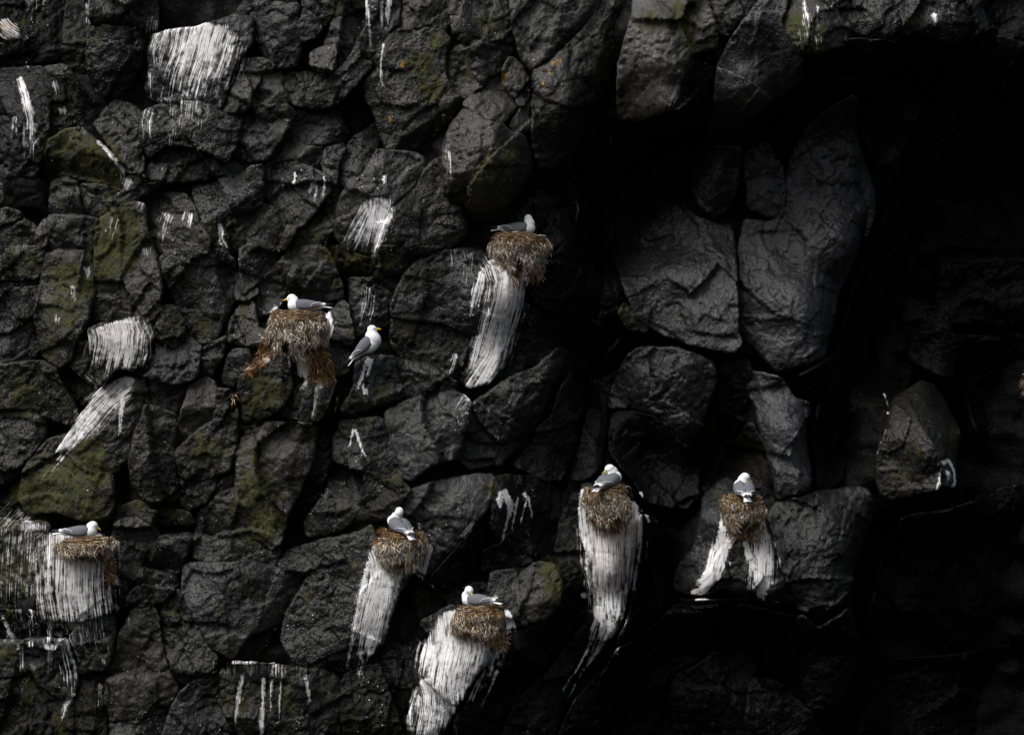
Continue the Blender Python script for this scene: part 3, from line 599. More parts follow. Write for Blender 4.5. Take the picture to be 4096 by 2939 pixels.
# --- row 1, third tile
R('C1', [(60,-60),(660,-60),(640,60),(500,190),(380,330),(280,420),(200,460),(130,350),(90,200)], 1.35, .05, hue=.4, cuts=[(500,-60,250,420,.35),(620,0,330,330,1.0)])
R('C1', [(660,-60),(880,-60),(870,60),(830,200),(780,350),(740,600),(640,760),(540,870),(460,1070),(330,1090),(260,1110),(220,1000),(210,900),(215,750),(200,560),(220,470),(320,430),(420,310),(560,170)], 1.05, .06, hue=.6, cuts=[(560,60,380,1000,.55),(760,-40,480,1000,1.2)])
R('C1', [(110,650),(175,560),(190,620),(140,690)], 1.3, .0, edge=.5)
R('C1', [(60,820),(140,700),(190,650),(198,850),(100,870)], 1.0, -.06)
R('C1', [(880,-60),(1340,-60),(1370,100),(1410,270),(1400,300),(1240,340),(1190,480),(1150,650),(1110,700),(1060,720),(920,755),(790,740),(780,600),(780,420),(820,250),(870,80)], 1.9, .12, hue=.55, bulge=.14, tilt=(.05,0), cuts=[(1060,0,960,700,.10)])
R('C1', [(1240,340),(1410,290),(1390,420),(1350,600),(1260,700),(1120,722),(1150,660),(1200,470)], .7, .02, tilt=(-.7,-.3), hue=.6)
R('C1', [(1350,-60),(1540,-60),(1580,70),(1540,140),(1460,260),(1410,230),(1380,120)], .75, .02, tilt=(-.1,0))
R('D', [(1700,-20),(1748,-20),(1722,60),(1772,130),(1782,172),(1690,232),(1640,294),(1588,285),(1587,150),(1625,80)], 1.75, .10, hue=.2, cuts=[(1780,150,1640,260,.8)])
R('D', [(1570,0),(1625,-20),(1700,-20),(1625,75),(1588,145),(1580,90)], .8, .0)
R('D1', [(200,80),(300,-60),(400,-60),(470,20),(560,60),(590,100),(650,150),(640,280),(450,340),(320,350),(260,240),(170,180)], 1.05, .08, hue=.5)
R('D1', [(390,-60),(960,-60),(980,260),(990,330),(890,335),(640,280),(660,150),(560,55),(470,15)], .85, .04, cuts=[(960,220,640,220,.5)])
R('D1', [(970,-60),(1300,-60),(1500,-60),(1560,180),(1400,270),(1230,250),(1080,190),(1000,230),(985,100)], .75, .04)
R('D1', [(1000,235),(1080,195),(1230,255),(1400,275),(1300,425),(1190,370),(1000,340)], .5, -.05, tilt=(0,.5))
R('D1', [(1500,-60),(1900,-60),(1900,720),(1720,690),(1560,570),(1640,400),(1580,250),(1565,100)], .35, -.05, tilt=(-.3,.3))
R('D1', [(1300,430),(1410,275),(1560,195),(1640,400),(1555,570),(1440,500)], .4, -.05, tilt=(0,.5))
# underside of the overhang, part of its shade put into the low tone
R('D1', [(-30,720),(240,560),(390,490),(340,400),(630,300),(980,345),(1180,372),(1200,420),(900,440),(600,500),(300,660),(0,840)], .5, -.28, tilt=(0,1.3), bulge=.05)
# --- recess walls
R('D', [(1380,260),(1490,262),(1560,300),(1550,330),(1528,415),(1480,420),(1395,480),(1365,560),(1330,520),(1350,380)], .35, -.05)
R('D', [(1530,415),(1550,323),(1645,327),(1638,400),(1608,473),(1580,487),(1546,456)], 1.15, .05, tilt=(.1,.35), hue=.1)
R('D', [(1650,340),(1700,310),(1735,370),(1742,470),(1728,487),(1655,465)], 1.1, .06, tilt=(.1,.3), hue=.1)
R('D', [(1742,480),(1738,370),(1705,305),(1760,260),(1830,240),(1790,350),(1760,420)], .35, -.12)
R('D', [(1896,289),(1920,220),(2000,180),(2045,230),(2010,340),(1955,380)], .9, .0, tilt=(0,.5), hue=.1)
R('D', [(1728,482),(1742,405),(1762,330),(1800,262),(1880,215),(1905,295),(1950,380),(1957,450),(1912,556),(1872,640),(1856,720),(1832,790),(1790,810),(1715,830),(1665,775),(1637,750),(1632,640),(1634,552),(1648,482),(1700,490)], 1.38, .05, tilt=(.10,.03), hue=.1, wet=.5, bulge=.10, cuts=[(1960,380,1850,790,.25)])
R('D', [(1916,556),(1960,450),(2050,380),(1995,600),(1935,690),(1880,770),(1800,835),(1722,852),(1790,816),(1836,792),(1860,715),(1876,640)], .45, -.25, tilt=(-.9,.5))
R('D', [(1390,480),(1480,425),(1540,470),(1585,492),(1628,494),(1630,740),(1638,768),(1620,785),(1540,770),(1460,742),(1400,700),(1375,630),(1365,560)], .95, .03, tilt=(.05,-.12), hue=.1, wet=.5, cuts=[(1400,620,1640,560,.18)])
R('D', [(1369,690),(1383,671),(1400,690),(1434,720),(1434,735),(1390,727)], 1.0, .10, hue=.9)
R('D', [(1370,560),(1378,640),(1360,700),(1330,760),(1310,760),(1340,640),(1345,560)], .4, -.15)
R('D', [(1348,905),(1360,850),(1390,785),(1412,768),(1500,768),(1580,800),(1590,850),(1575,880),(1560,940),(1520,987),(1505,975),(1460,920),(1400,902)], 1.0, .03, tilt=(.08,.15), hue=.15, wet=.45)
R('D', [(1590,800),(1650,790),(1665,850),(1640,930),(1590,1060),(1540,1115),(1512,1100),(1530,987),(1570,930),(1592,870)], .5, -.18, tilt=(.2,.3))
R('D', [(1661,819),(1729,836),(1756,877),(1797,894),(1794,962),(1797,1047),(1787,1085),(1722,1107),(1719,1047),(1692,979),(1678,894),(1652,840)], 1.35, .06, tilt=(.15,.05), hue=.05, wet=.45)
R('D', [(1735,838),(1850,790),(1900,820),(1895,860),(1800,892),(1758,875)], .4, -.20, tilt=(0,.6))
R('D', [(1797,896),(1860,865),(1895,865),(1888,950),(1865,1060),(1800,1092)], .45, -.05, tilt=(-.4,.2))
R('D', [(1880,870),(1960,790),(2050,800),(1985,890),(1935,1010),(1900,1070),(1880,1060)], .35, -.15, tilt=(-.2,.2))
R('D', [(1940,1000),(1990,880),(2060,840),(2120,860),(2150,950),(2150,1000),(2125,1080),(2050,1080),(1970,1115),(1950,1100),(1935,1050)], .80, .06, hue=.6, cuts=[(2060,850,1960,990,-.0),(2150,1060,1960,1110,.9)])
R('D', [(1352,912),(1400,905),(1460,925),(1505,980),(1560,1000),(1545,1100),(1520,1130),(1430,1112),(1400,1060),(1345,1000)], .55, -.05, tilt=(.1,.2))
R('D', [(1628,985),(1660,930),(1690,985),(1716,1050),(1718,1108),(1690,1130),(1625,1060)], .55, -.10, tilt=(.1,.2), hue=.7)
R('D', [(1560,1110),(1590,1080),(1625,1065),(1690,1130),(1720,1250),(1762,1338),(1690,1330),(1600,1306),(1530,1318),(1500,1312),(1508,1262),(1545,1205)], .95, .05, hue=.15, bulge=.28, facets=5, cuts=[(1625,1130,1520,1290,-.05)])
R('D', [(1700,1142),(1725,1112),(1800,1092),(1930,1082),(1950,1120),(1940,1180),(1900,1270),(1870,1320),(1800,1375),(1758,1335),(1722,1240)], .85, .04, hue=.3, cuts=[(1950,1080,1860,1330,.7),(1900,1320,1780,1350,.8)])
R('D', [(1758,1345),(1800,1382),(1870,1332),(1905,1430),(1890,1530),(1830,1610),(1800,1580),(1762,1480),(1742,1400)], .6, .0, tilt=(-.1,.25))
R('D', [(1620,1320),(1700,1340),(1745,1352),(1755,1450),(1722,1500),(1660,1485),(1590,1440)], .5, .0, tilt=(0,.4))
R('D', [(1660,1492),(1722,1507),(1795,1570),(1835,1660),(1690,1660),(1645,1600)], .6, .02, tilt=(0,.1))
R('D', [(1955,1125),(2150,1085),(2320,1050),(2320,1400),(2000,1450),(1910,1420),(1880,1335),(1950,1190)], .32, -.1, tilt=(-.1,.4), cuts=[(2150,1120,1960,1420,.3)])
R('D', [(1905,1455),(2320,1420),(2320,1680),(1850,1680),(1895,1540)], .3, -.1, tilt=(-.1,.3))
R('D', [(2060,250),(2120,190),(2320,260),(2320,560),(2100,560),(2050,400)], .35, -.05, tilt=(0,.4))
R('D', [(2080,570),(2320,570),(2320,780),(2200,720),(2085,722),(2070,660)], .5, .05, tilt=(0,.2))
R('D', [(1990,640),(2075,680),(2090,735),(2200,740),(2320,790),(2320,1040),(2165,1000),(2130,850),(2060,830),(1970,780)], .3, -.1, tilt=(0,.4))
# --- row 2, left
R('A2', [(-60,-20),(280,-20),(275,60),(240,180),(80,190),(-60,195)], .9, .05)
R('A2', [(-60,205),(230,192),(220,400),(260,620),(240,690),(60,740),(-60,740)], .7, .0, cuts=[(200,200,60,600,.35)])
R('A2', [(290,30),(380,0),(580,10),(610,150),(600,330),(580,450),(500,600),(460,700),(400,770),(280,700),(240,530),(230,400),(250,200)], .9, .07, hue=.9, bulge=.22)
R('A2', [(580,520),(640,490),(760,470),(870,470),(940,560),(945,740),(860,780),(790,770),(740,770),(650,880),(620,800),(590,660)], 1.0, .13, bulge=.25)
R('A2', [(885,472),(1000,460),(1010,520),(965,660),(950,820),(870,790),(950,740),(942,570)], .75, .0)
R('A2', [(500,600),(570,600),(590,700),(640,880),(560,850),(450,750)], .7, -.04, hue=.8)
R('A2', [(-60,755),(260,720),(370,770),(380,830),(470,1000),(500,1100),(430,1140),(290,1090),(100,1020),(-60,1045)], .7, .03, hue=.7)
R('A2', [(380,780),(460,760),(560,860),(640,890),(580,970),(540,1000),(480,990),(420,880)], .5, -.14)
R('A2', [(-60,1060),(110,1030),(290,1100),(300,1200),(220,1320),(130,1400),(40,1440),(-60,1400)], .75, .04)
R('A2', [(660,900),(790,835),(950,840),(930,1010),(880,1180),(830,1370),(740,1450),(600,1440),(440,1290),(380,1310),(430,1220),(520,1090),(590,980)], .95, .08, hue=.5)
R('A2', [(300,1240),(430,1200),(370,1310),(440,1295),(600,1445),(730,1460),(740,1640),(700,1750),(540,1745),(350,1690),(180,1720),(110,1620),(140,1450),(230,1310)], .8, .08, hue=1.0, bulge=.2)
R('A2', [(-60,1450),(130,1410),(130,1620),(60,1660),(-60,1640)], .5, -.05)
R('A2', [(1010,560),(1040,370),(1130,360),(1200,470),(1180,600),(1120,640)], 1.0, .04, hue=.8)
R('A2', [(990,580),(1110,645),(1190,600),(1210,540),(1300,640),(1290,830),(1150,870),(950,830),(950,690)], .95, .02)
R('A2', [(1040,50),(1110,0),(1480,0),(1530,100),(1530,280),(1480,420),(1400,590),(1310,620),(1230,550),(1160,400),(1110,260),(1060,150)], 1.05, .05, hue=.4, cuts=[(1480,60,1330,620,.4)])
R('A2', [(1310,650),(1410,590),(1475,560),(1440,700),(1380,830),(1300,810)], .85, -.03)
R('A2', [(960,850),(1150,880),(1220,900),(1180,1000),(1140,1060),(950,1000)], .75, -.05)
R('A2', [(1250,870),(1340,830),(1390,850),(1410,950),(1400,1100),(1290,1160),(1140,1290),(1150,1190),(1200,1000)], 1.5, .06, hue=.8)
R('A2', [(935,1080),(955,1010),(1140,1070),(1150,1150),(1120,1300),(1130,1450),(1160,1600),(1100,1640),(940,1620),(860,1500),(850,1370),(880,1190)], 1.1, .04, hue=.5)
R('A2', [(1410,900),(1500,920),(1540,1000),(1540,1200),(1500,1420),(1400,1460),(1290,1500),(1170,1470),(1140,1310),(1290,1170),(1400,1110)], 1.0, .03, hue=.7)
R('A2', [(1170,1480),(1290,1510),(1400,1470),(1390,1560),(1340,1640),(1220,1690),(1175,1640)], .9, .02)
R('A2', [(1440,860),(1500,660),(1620,640),(1640,760),(1580,830),(1560,890)], .9, .0)
R('A2', [(1540,140),(1600,80),(1640,170),(1680,280),(1600,330),(1540,320)], 1.0, .02)
R('A2', [(1560,350),(1640,330),(1680,480),(1620,640),(1560,560),(1500,600),(1500,480)], .65, .0, hue=.9)
R('A2', [(1545,1000),(1600,920),(1700,1000),(1720,1080),(1627,1190),(1550,1200)], .6, -.05)
R('A2', [(1400,1560),(1470,1470),(1545,1440),(1550,1545),(1460,1560),(1385,1620)], .8, -.02)
# --- row 2, second tile
R('B2', [(-60,-20),(225,-20),(210,60),(60,200),(-40,290),(-60,160)], 1.2, .03)
R('B2', [(60,210),(210,70),(260,-10),(260,110),(240,260),(200,360),(110,420),(20,440),(-10,320)], 1.05, .02)
R('B2', [(270,-20),(490,-20),(560,120),(600,240),(600,310),(480,330),(250,300),(250,150)], 1.1, .05, cuts=[(600,180,260,190,.45)])
R('B2', [(490,-20),(780,-20),(800,90),(880,170),(690,170),(630,190),(560,120)], .6, -.08, hue=.9)
R('B2', [(780,-20),(1260,-20),(1080,60),(990,130),(880,175),(810,90)], .9, .02, tilt=(0,.4), hue=.7)
R('B2', [(640,190),(800,180),(930,220),(940,300),(910,420),(900,480),(760,560),(700,560),(660,480),(650,330)], .9, -.06)
R('B2', [(500,420),(600,330),(640,370),(660,500),(680,600),(540,640),(490,640),(490,500)], 1.15, .04, cuts=[(600,330,590,640,-.0)])
R('B2', [(1000,180),(1090,60),(1260,0),(1500,-20),(1545,90),(1560,400),(1500,560),(1360,520),(1230,460),(930,440),(920,380),(960,250)], 1.05, .06, bulge=.22)
R('B2', [(930,450),(1230,465),(1360,525),(1445,560),(1350,830),(1290,830),(1190,740),(1000,700),(940,640),(910,560)], 1.0, .04, hue=.6, cuts=[(1300,700,950,560,.4)])
R('B2', [(1500,565),(1560,400),(1548,90),(1640,60),(1800,60),(1830,250),(1760,560),(1660,760),(1560,860),(1420,890),(1355,845),(1445,570)], .75, .04, bulge=.22, cuts=[(1760,60,1580,860,.8)])
R('B2', [(940,705),(1000,710),(1180,750),(1290,835),(1350,860),(1300,910),(1130,950),(1040,970),(1000,940),(960,830)], .9, .0)
R('B2', [(690,740),(760,700),(940,690),(960,830),(1000,960),(900,990),(680,1060),(580,1075),(680,900)], .95, .05, cuts=[(960,920,600,1020,.5)])
R('B2', [(560,870),(640,790),(690,740),(680,900),(570,1080),(460,1130),(470,1060),(520,950)], .5, -.12, tilt=(-.3,0))
R('B2', [(-60,820),(110,700),(230,640),(270,900),(190,1040),(60,1100),(-30,1060),(-70,900)], .95, .05, hue=.6)
R('B2', [(270,905),(330,880),(400,850),(570,850),(520,940),(460,1110),(300,1110),(180,1050)], .95, .0, cuts=[(520,860,460,1100,.4)])
R('B2', [(100,640),(200,400),(480,395),(490,640),(560,640),(640,645),(640,780),(540,850),(400,850),(300,890),(230,650)], .85, .0)
R('B2', [(-70,470),(100,520),(110,590),(0,625),(-110,600)], .85, .02, hue=.8)
R('B2', [(880,1060),(1000,980),(1130,960),(1310,910),(1400,960),(1440,1000),(1400,1160),(1340,1350),(1160,1400),(1050,1500),(1010,1480),(960,1330),(880,1160)], 1.35, .07, hue=.3, cuts=[(1440,1000,1300,1380,.5)])
R('C2', [(220,770),(380,635),(450,650),(330,900),(230,1160),(100,1300),(0,1400),(-200,1420),(-290,1350),(-230,1160),(-180,1000),(0,870),(120,800)], .85, .02, hue=.4, cuts=[(20,860,-260,1380,.15),(330,720,80,1300,1.0)])
R('C2', [(240,1160),(330,1090),(390,900),(560,640),(640,640),(700,700),(620,850),(560,1100),(460,1400),(400,1500),(300,1500),(80,1400),(200,1260)], .7, -.05, hue=.5, cuts=[(330,1090,280,1500,.7)])
R('C2', [(640,800),(700,660),(800,560),(830,620),(760,800),(700,1000),(690,1200),(640,1420),(540,1500),(450,1500),(560,1120),(620,870)], .5, -.10, cuts=[(760,600,600,1400,.7)])
R('C2', [(320,60),(480,-100),(700,-200),(760,0),(730,150),(600,330),(430,480),(200,330),(240,150)], .55, .0, cuts=[(420,0,300,400,.6)])
R('C2', [(200,340),(430,490),(600,340),(740,160),(760,420),(650,620),(380,625),(210,760),(0,850),(-60,780),(70,560)], .6, .0, cuts=[(260,400,120,800,.6)])
R('C1', [(-60,1380),(150,1230),(300,1160),(580,1170),(560,1260),(520,1420),(480,1560),(340,1620),(250,1560),(120,1540),(-120,1500)], .75, -.10, tilt=(.05,.1))
R('C1', [(470,1075),(640,780),(760,760),(950,780),(1100,1200),(900,1400),(760,1627),(500,1600),(530,1420),(600,1170)], .3, -.10, tilt=(-.5,0))
R('B2', [(570,1110),(860,1090),(880,1200),(960,1340),(1015,1490),(960,1600),(800,1620),(745,1490),(760,1440),(540,1370),(540,1200)], .9, .02)
R('B2', [(540,1380),(750,1450),(790,1620),(640,1780),(520,1850),(370,1860),(350,1780),(470,1600)], .85, .03)
R('B2', [(440,1130),(540,1120),(530,1380),(460,1600),(340,1790),(240,1800),(230,1720),(300,1600),(400,1370)], .5, -.08, tilt=(-.3,0))
R('B2', [(-80,1240),(20,1180),(130,1120),(430,1130),(405,1360),(300,1600),(235,1720),(200,1900),(150,1945),(0,1850),(-90,1660)], 1.35, .08, hue=.8, bulge=.2, cuts=[(330,1120,200,1900,.2)])
# --- row 3, left and centre
R('A3', [(1290,190),(1400,60),(1545,20),(1560,200),(1627,340),(1740,420),(1825,430),(1780,535),(1640,480),(1460,490),(1370,500),(1260,470),(1260,330)], .95, .03, hue=.4)
R('B3', [(165,560),(230,440),(420,380),(700,320),(790,260),(830,380),(960,500),(1050,560),(940,770),(860,1020),(720,1170),(620,1220),(480,1190),(300,1150),(200,1000),(240,830),(330,690),(375,600),(320,560)], .78, .03, hue=.35, bulge=.13, tilt=(.03,0), cuts=[(960,560,820,1060,.5),(860,1060,420,1180,.3)])
R('A3', [(1190,520),(1380,512),(1627,500),(1777,550),(1937,560),(1957,640),(1877,780),(1747,930),(1627,960),(1567,1050),(1507,1120),(1377,1050),(1287,900),(1180,680)], 1.35, .06, hue=.2, bulge=.2, cuts=[(1900,540,1560,1100,.7)])
R('B3', [(330,630),(372,612),(240,820),(100,1050),(0,1120),(-70,1100),(120,940),(260,790)], .5, -.05, tilt=(-.3,0))
R('B3', [(960,160),(1060,30),(1200,-20),(1450,-60),(1580,-60),(1570,100),(1400,330),(1150,590),(1060,560),(1110,400),(1080,280)], 1.6, .02, hue=.3, bulge=.12, cuts=[(1560,40,1120,560,.25)])
R('B3', [(1580,100),(1700,160),(1690,260),(1627,400),(1500,600),(1300,690),(1170,605),(1410,335)], .4, -.08, tilt=(-.8,.4))
R('B3', [(960,100),(1000,1480),(1010,1480)] if False else [(830,330),(900,200),(960,160),(1080,290),(1110,400),(1060,560),(960,500)], .7, -.06, hue=.7)
R('B3', [(540,300),(760,60),(880,-40),(1000,-20),(1050,30),(950,160),(890,210),(790,255),(700,315),(420,375)], .6, -.05, hue=.7, tilt=(.1,.3))
R('C3', [(-60,-60),(330,-60),(330,200),(250,400),(60,300),(0,370),(-60,250),(-45,120)], .6, .0, cuts=[(240,-60,180,360,.5)])
R('C3', [(-110,430),(0,380),(60,310),(250,410),(245,500),(0,545),(-120,580)], .45, -.05, tilt=(0,.4))
R('C3', [(110,600),(240,510),(350,520),(400,640),(380,780),(290,880),(200,890),(130,800),(100,690)], 1.15, .05, hue=.6)
R('C3', [(-60,570),(108,555),(98,690),(128,800),(190,900),(40,940),(-20,830),(-70,700)], .95, .02)
R('B3', [(1060,570),(1160,610),(1260,690),(1250,760),(1110,890),(1000,960),(900,1000),(940,790)], .45, -.12, tilt=(-.2,.3))
R('B3', [(1270,710),(1450,640),(1560,640),(1610,740),(1540,790),(1380,790),(1290,800)], .5, -.12)
R('B3', [(1110,905),(1290,800),(1380,790),(1640,800),(1670,1100),(1600,1150),(1500,1180),(1345,1440),(1185,1290),(1130,1240),(1110,1130),(1180,980)], .85, .08, bulge=.16, cuts=[(1600,880,1400,1440,.7)])
R('B3', [(1130,1250),(1190,1295),(1345,1445),(1275,1560),(1200,1680),(1060,1680),(1020,1560),(1060,1380)], .75, .02, bulge=.14)
R('B3', [(850,1030),(1000,970),(1110,915),(1170,980),(1100,1120),(1120,1250),(1050,1400),(960,1510),(900,1300),(840,1180)], .5, -.10)
R('B3', [(620,1230),(720,1180),(830,1165),(890,1310),(960,1520),(1010,1680),(620,1680),(590,1450),(600,1290)], .6, -.04)
R('B3', [(-190,1220),(-120,1145),(320,1190),(480,1200),(560,1260),(590,1310),(580,1500),(590,1680),(-60,1680),(-80,1600),(-160,1500),(-190,1350)], .8, .06, hue=.6, bulge=.18, cuts=[(420,1200,360,1640,.35)])
R('A3', [(-60,200),(110,240),(330,240),(300,400),(240,660),(230,800),(-60,805)], .75, .02, hue=.9)
R('A3', [(310,325),(380,310),(660,330),(690,440),(710,640),(715,830),(640,850),(530,880),(400,880),(240,880),(240,660),(290,480)], .85, .08, bulge=.22)
R('A3', [(735,340),(740,280),(800,220),(900,210),(1000,270),(1030,320),(950,420),(920,500),(900,620),(850,670),(735,660),(738,480)], 1.0, .04)
R('A3', [(1040,330),(1240,320),(1240,380),(1190,500),(1150,580),(1050,560),(930,530),(930,430)], 1.05, .02)
R('A3', [(920,545),(1050,568),(1145,595),(1140,660),(1050,660),(900,640)], .8, -.02)
R('A3', [(840,700),(920,650),(1050,668),(1140,668),(1060,760),(920,800),(830,770)], .75, .0)
R('A3', [(740,150),(900,100),(960,130),(990,165),(1220,170),(1270,250),(1010,262),(900,195),(800,205),(745,270)], .75, -.02, hue=.9)
R('A3', [(725,700),(830,665),(832,770),(740,830),(722,845)], .5, -.08)
R('A3', [(460,985),(520,890),(650,860),(730,860),(750,960),(730,1080),(680,1200),(520,1230),(500,1100)], .7, .02)
R('A3', [(780,960),(860,810),(1000,800),(1030,880),(1040,1000),(1080,1170),(1160,1330),(1060,1490),(870,1520),(710,1540),(680,1340),(700,1200),(760,1060)], 1.3, .06, hue=.6, bulge=.22)
R('A3', [(1050,790),(1150,680),(1190,740),(1250,880),(1340,1020),(1430,1120),(1370,1210),(1240,1310),(1170,1290),(1090,1170),(1045,1000),(1040,880)], .7, -.02, tilt=(.1,0))
R('A3', [(1100,1480),(1180,1340),(1300,1260),(1437,1210),(1447,1500),(1500,1560),(1545,1680),(1050,1680)], .9, .04)
R('A3', [(710,1550),(870,1525),(1060,1500),(1080,1530),(1040,1680),(700,1680)], .85, .0)
R('A3', [(-60,815),(230,815),(240,890),(420,960),(350,1000),(110,1000),(60,1010),(-60,960)], .4, -.12, tilt=(0,.4))
R('A3', [(60,1020),(250,990),(430,1000),(470,1100),(500,1230),(480,1370),(380,1400),(250,1300),(200,1180),(100,1250),(-60,1250),(-60,1030)], .65, .04, hue=.6)
R('A3', [(-60,1260),(110,1250),(210,1190),(240,1330),(200,1560),(100,1680),(-60,1680)], .6, .0, hue=.7)
R('A3', [(240,1330),(380,1410),(480,1380),(470,1680),(200,1680),(220,1500)], .55, .0)
R('A3', [(510,1250),(690,1220),(670,1350),(700,1680),(490,1680),(490,1400)], .55, -.04)
R('A3', [(240,890),(400,885),(520,892),(455,980)], .5, -.04, tilt=(0,.5))
R('A3', [(-60,-20),(110,60),(340,160),(335,235),(110,235),(-60,195)], .45, -.08)
R('A3', [(340,150),(540,220),(700,225),(735,265),(730,335),(690,330),(640,310),(380,310),(330,250)], .4, -.22)
# --- lower middle and dark foot
R('C3', [(540,-10),(830,-10),(880,120),(930,180),(890,500),(830,800),(740,1000),(600,1060),(560,900),(600,700),(560,500),(525,300),(528,60)], .6, .03, bulge=.2)
R('C3', [(890,170),(1000,200),(1100,380),(1120,700),(1000,900),(830,1000),(745,1000),(840,800),(900,480)], .5, -.04, tilt=(-.6,.1))
R('C3', [(350,450),(400,200),(480,60),(520,60),(522,250),(540,480),(590,700),(560,880),(400,900),(300,900),(390,780),(410,640)], .45, -.12)
R('C3', [(560,900),(600,1065),(740,1010),(640,1200),(440,1400),(330,1680),(0,1680),(100,1400),(340,1180),(480,1000)], .5, .0, cuts=[(560,1000,200,1600,.5)])
R('C3', [(30,950),(190,910),(300,910),(500,905),(470,1000),(330,1170),(90,1410),(-30,1680),(-330,1680),(-280,1500),(-100,1200)], .5, -.02, cuts=[(200,920,-200,1600,.5)])
R('C3', [(740,1020),(1000,910),(1150,740),(1400,800),(1420,1100),(1100,1250),(1060,1680),(340,1680),(450,1400),(650,1200)], .35, -.08, tilt=(-.1,.3))
R('C3', [(1150,740),(1300,710),(1627,730),(1700,800),(1660,1100),(1440,1020),(1400,830)], .4, -.05, tilt=(0,.4))
R('C3', [(1430,1050),(1650,1110),(1720,1350),(1660,1680),(1080,1680),(1110,1260)], .45, .0, tilt=(0,.2))


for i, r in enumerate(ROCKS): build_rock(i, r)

# ------------------------------------------------------------------ find the surface behind a drawing position
bpy.context.view_layer.update()
_v = []; _f = []
for ob in CLIFF.children:
    base = len(_v); co = np.empty(len(ob.data.vertices)*3); ob.data.vertices.foreach_get('co', co)
    _v += [tuple(p) for p in co.reshape(-1, 3)]
    _f += [tuple(base+i for i in pl.vertices) for pl in ob.data.polygons]
BVH = BVHTree.FromPolygons(_v, _f); del _v, _f
EYE = Vector((0, -CAMD, 0))
def hit(x, y):
    d = (Vector(((x-1134)*SC, 0, (813.5-y)*SC))-EYE).normalized()
    p, n, i, dist = BVH.ray_cast(EYE, d)
    if p is None: p = EYE+d*CAMD; n = Vector((0, -1, 0))
    return p, n
def at(x, y, t):
    return Vector(to_world(np.array(float(x)), np.array(float(y)), np.array(float(t))))

# ------------------------------------------------------------------ tubes (straws, drips, legs)
class Tubes:
    def __init__(s): s.v = []; s.f = []; s.c = []
    def add(s, pts, r0, r1, col, sides=3, flat=1.0):
        n = len(pts); base = len(s.v)
        for i, p in enumerate(pts):
            a = pts[max(i-1, 0)]; b = pts[min(i+1, n-1)]; t = (b-a).normalized()
            u = t.cross(Vector((0, 1, 0)));
            if u.length < 1e-4: u = t.cross(Vector((1, 0, 0)))
            u.normalize(); v = t.cross(u); r = r0+(r1-r0)*i/(n-1)
            for k in range(sides):
                an = 2*math.pi*k/sides
                s.v.append(p+u*(math.cos(an)*r)+v*(math.sin(an)*r*flat)); s.c.append(col)
        for i in range(n-1):
            for k in range(sides):
                a = base+i*sides+k; b = base+i*sides+(k+1) % sides
                s.f.append((a, b, b+sides, a+sides))
        s.f.append(tuple(base+k for k in range(sides))[::-1]); s.f.append(tuple(base+(n-1)*sides+k for k in range(sides)))
    def obj(s, name, mat, parent):
        o = mesh_obj(name, s.v, s.f, mat, parent)
        if s.v: set_col(o, np.array(s.c))
        return o

BROWN = [(.16,.078,.028),(.085,.043,.018),(.21,.115,.045),(.05,.028,.013),(.27,.175,.075),(.13,.09,.03)]
PALE = [(.50,.47,.43),(.38,.33,.26),(.62,.61,.60),(.30,.23,.15),(.44,.38,.26),(.32,.34,.33)]
def straw_col(rg, pale):
    c = PALE[rg.integers(len(PALE))] if rg.random() < pale else BROWN[rg.integers(len(BROWN))]
    k = rg.uniform(.35, 2.5); return (c[0]*k, c[1]*k, c[2]*k)

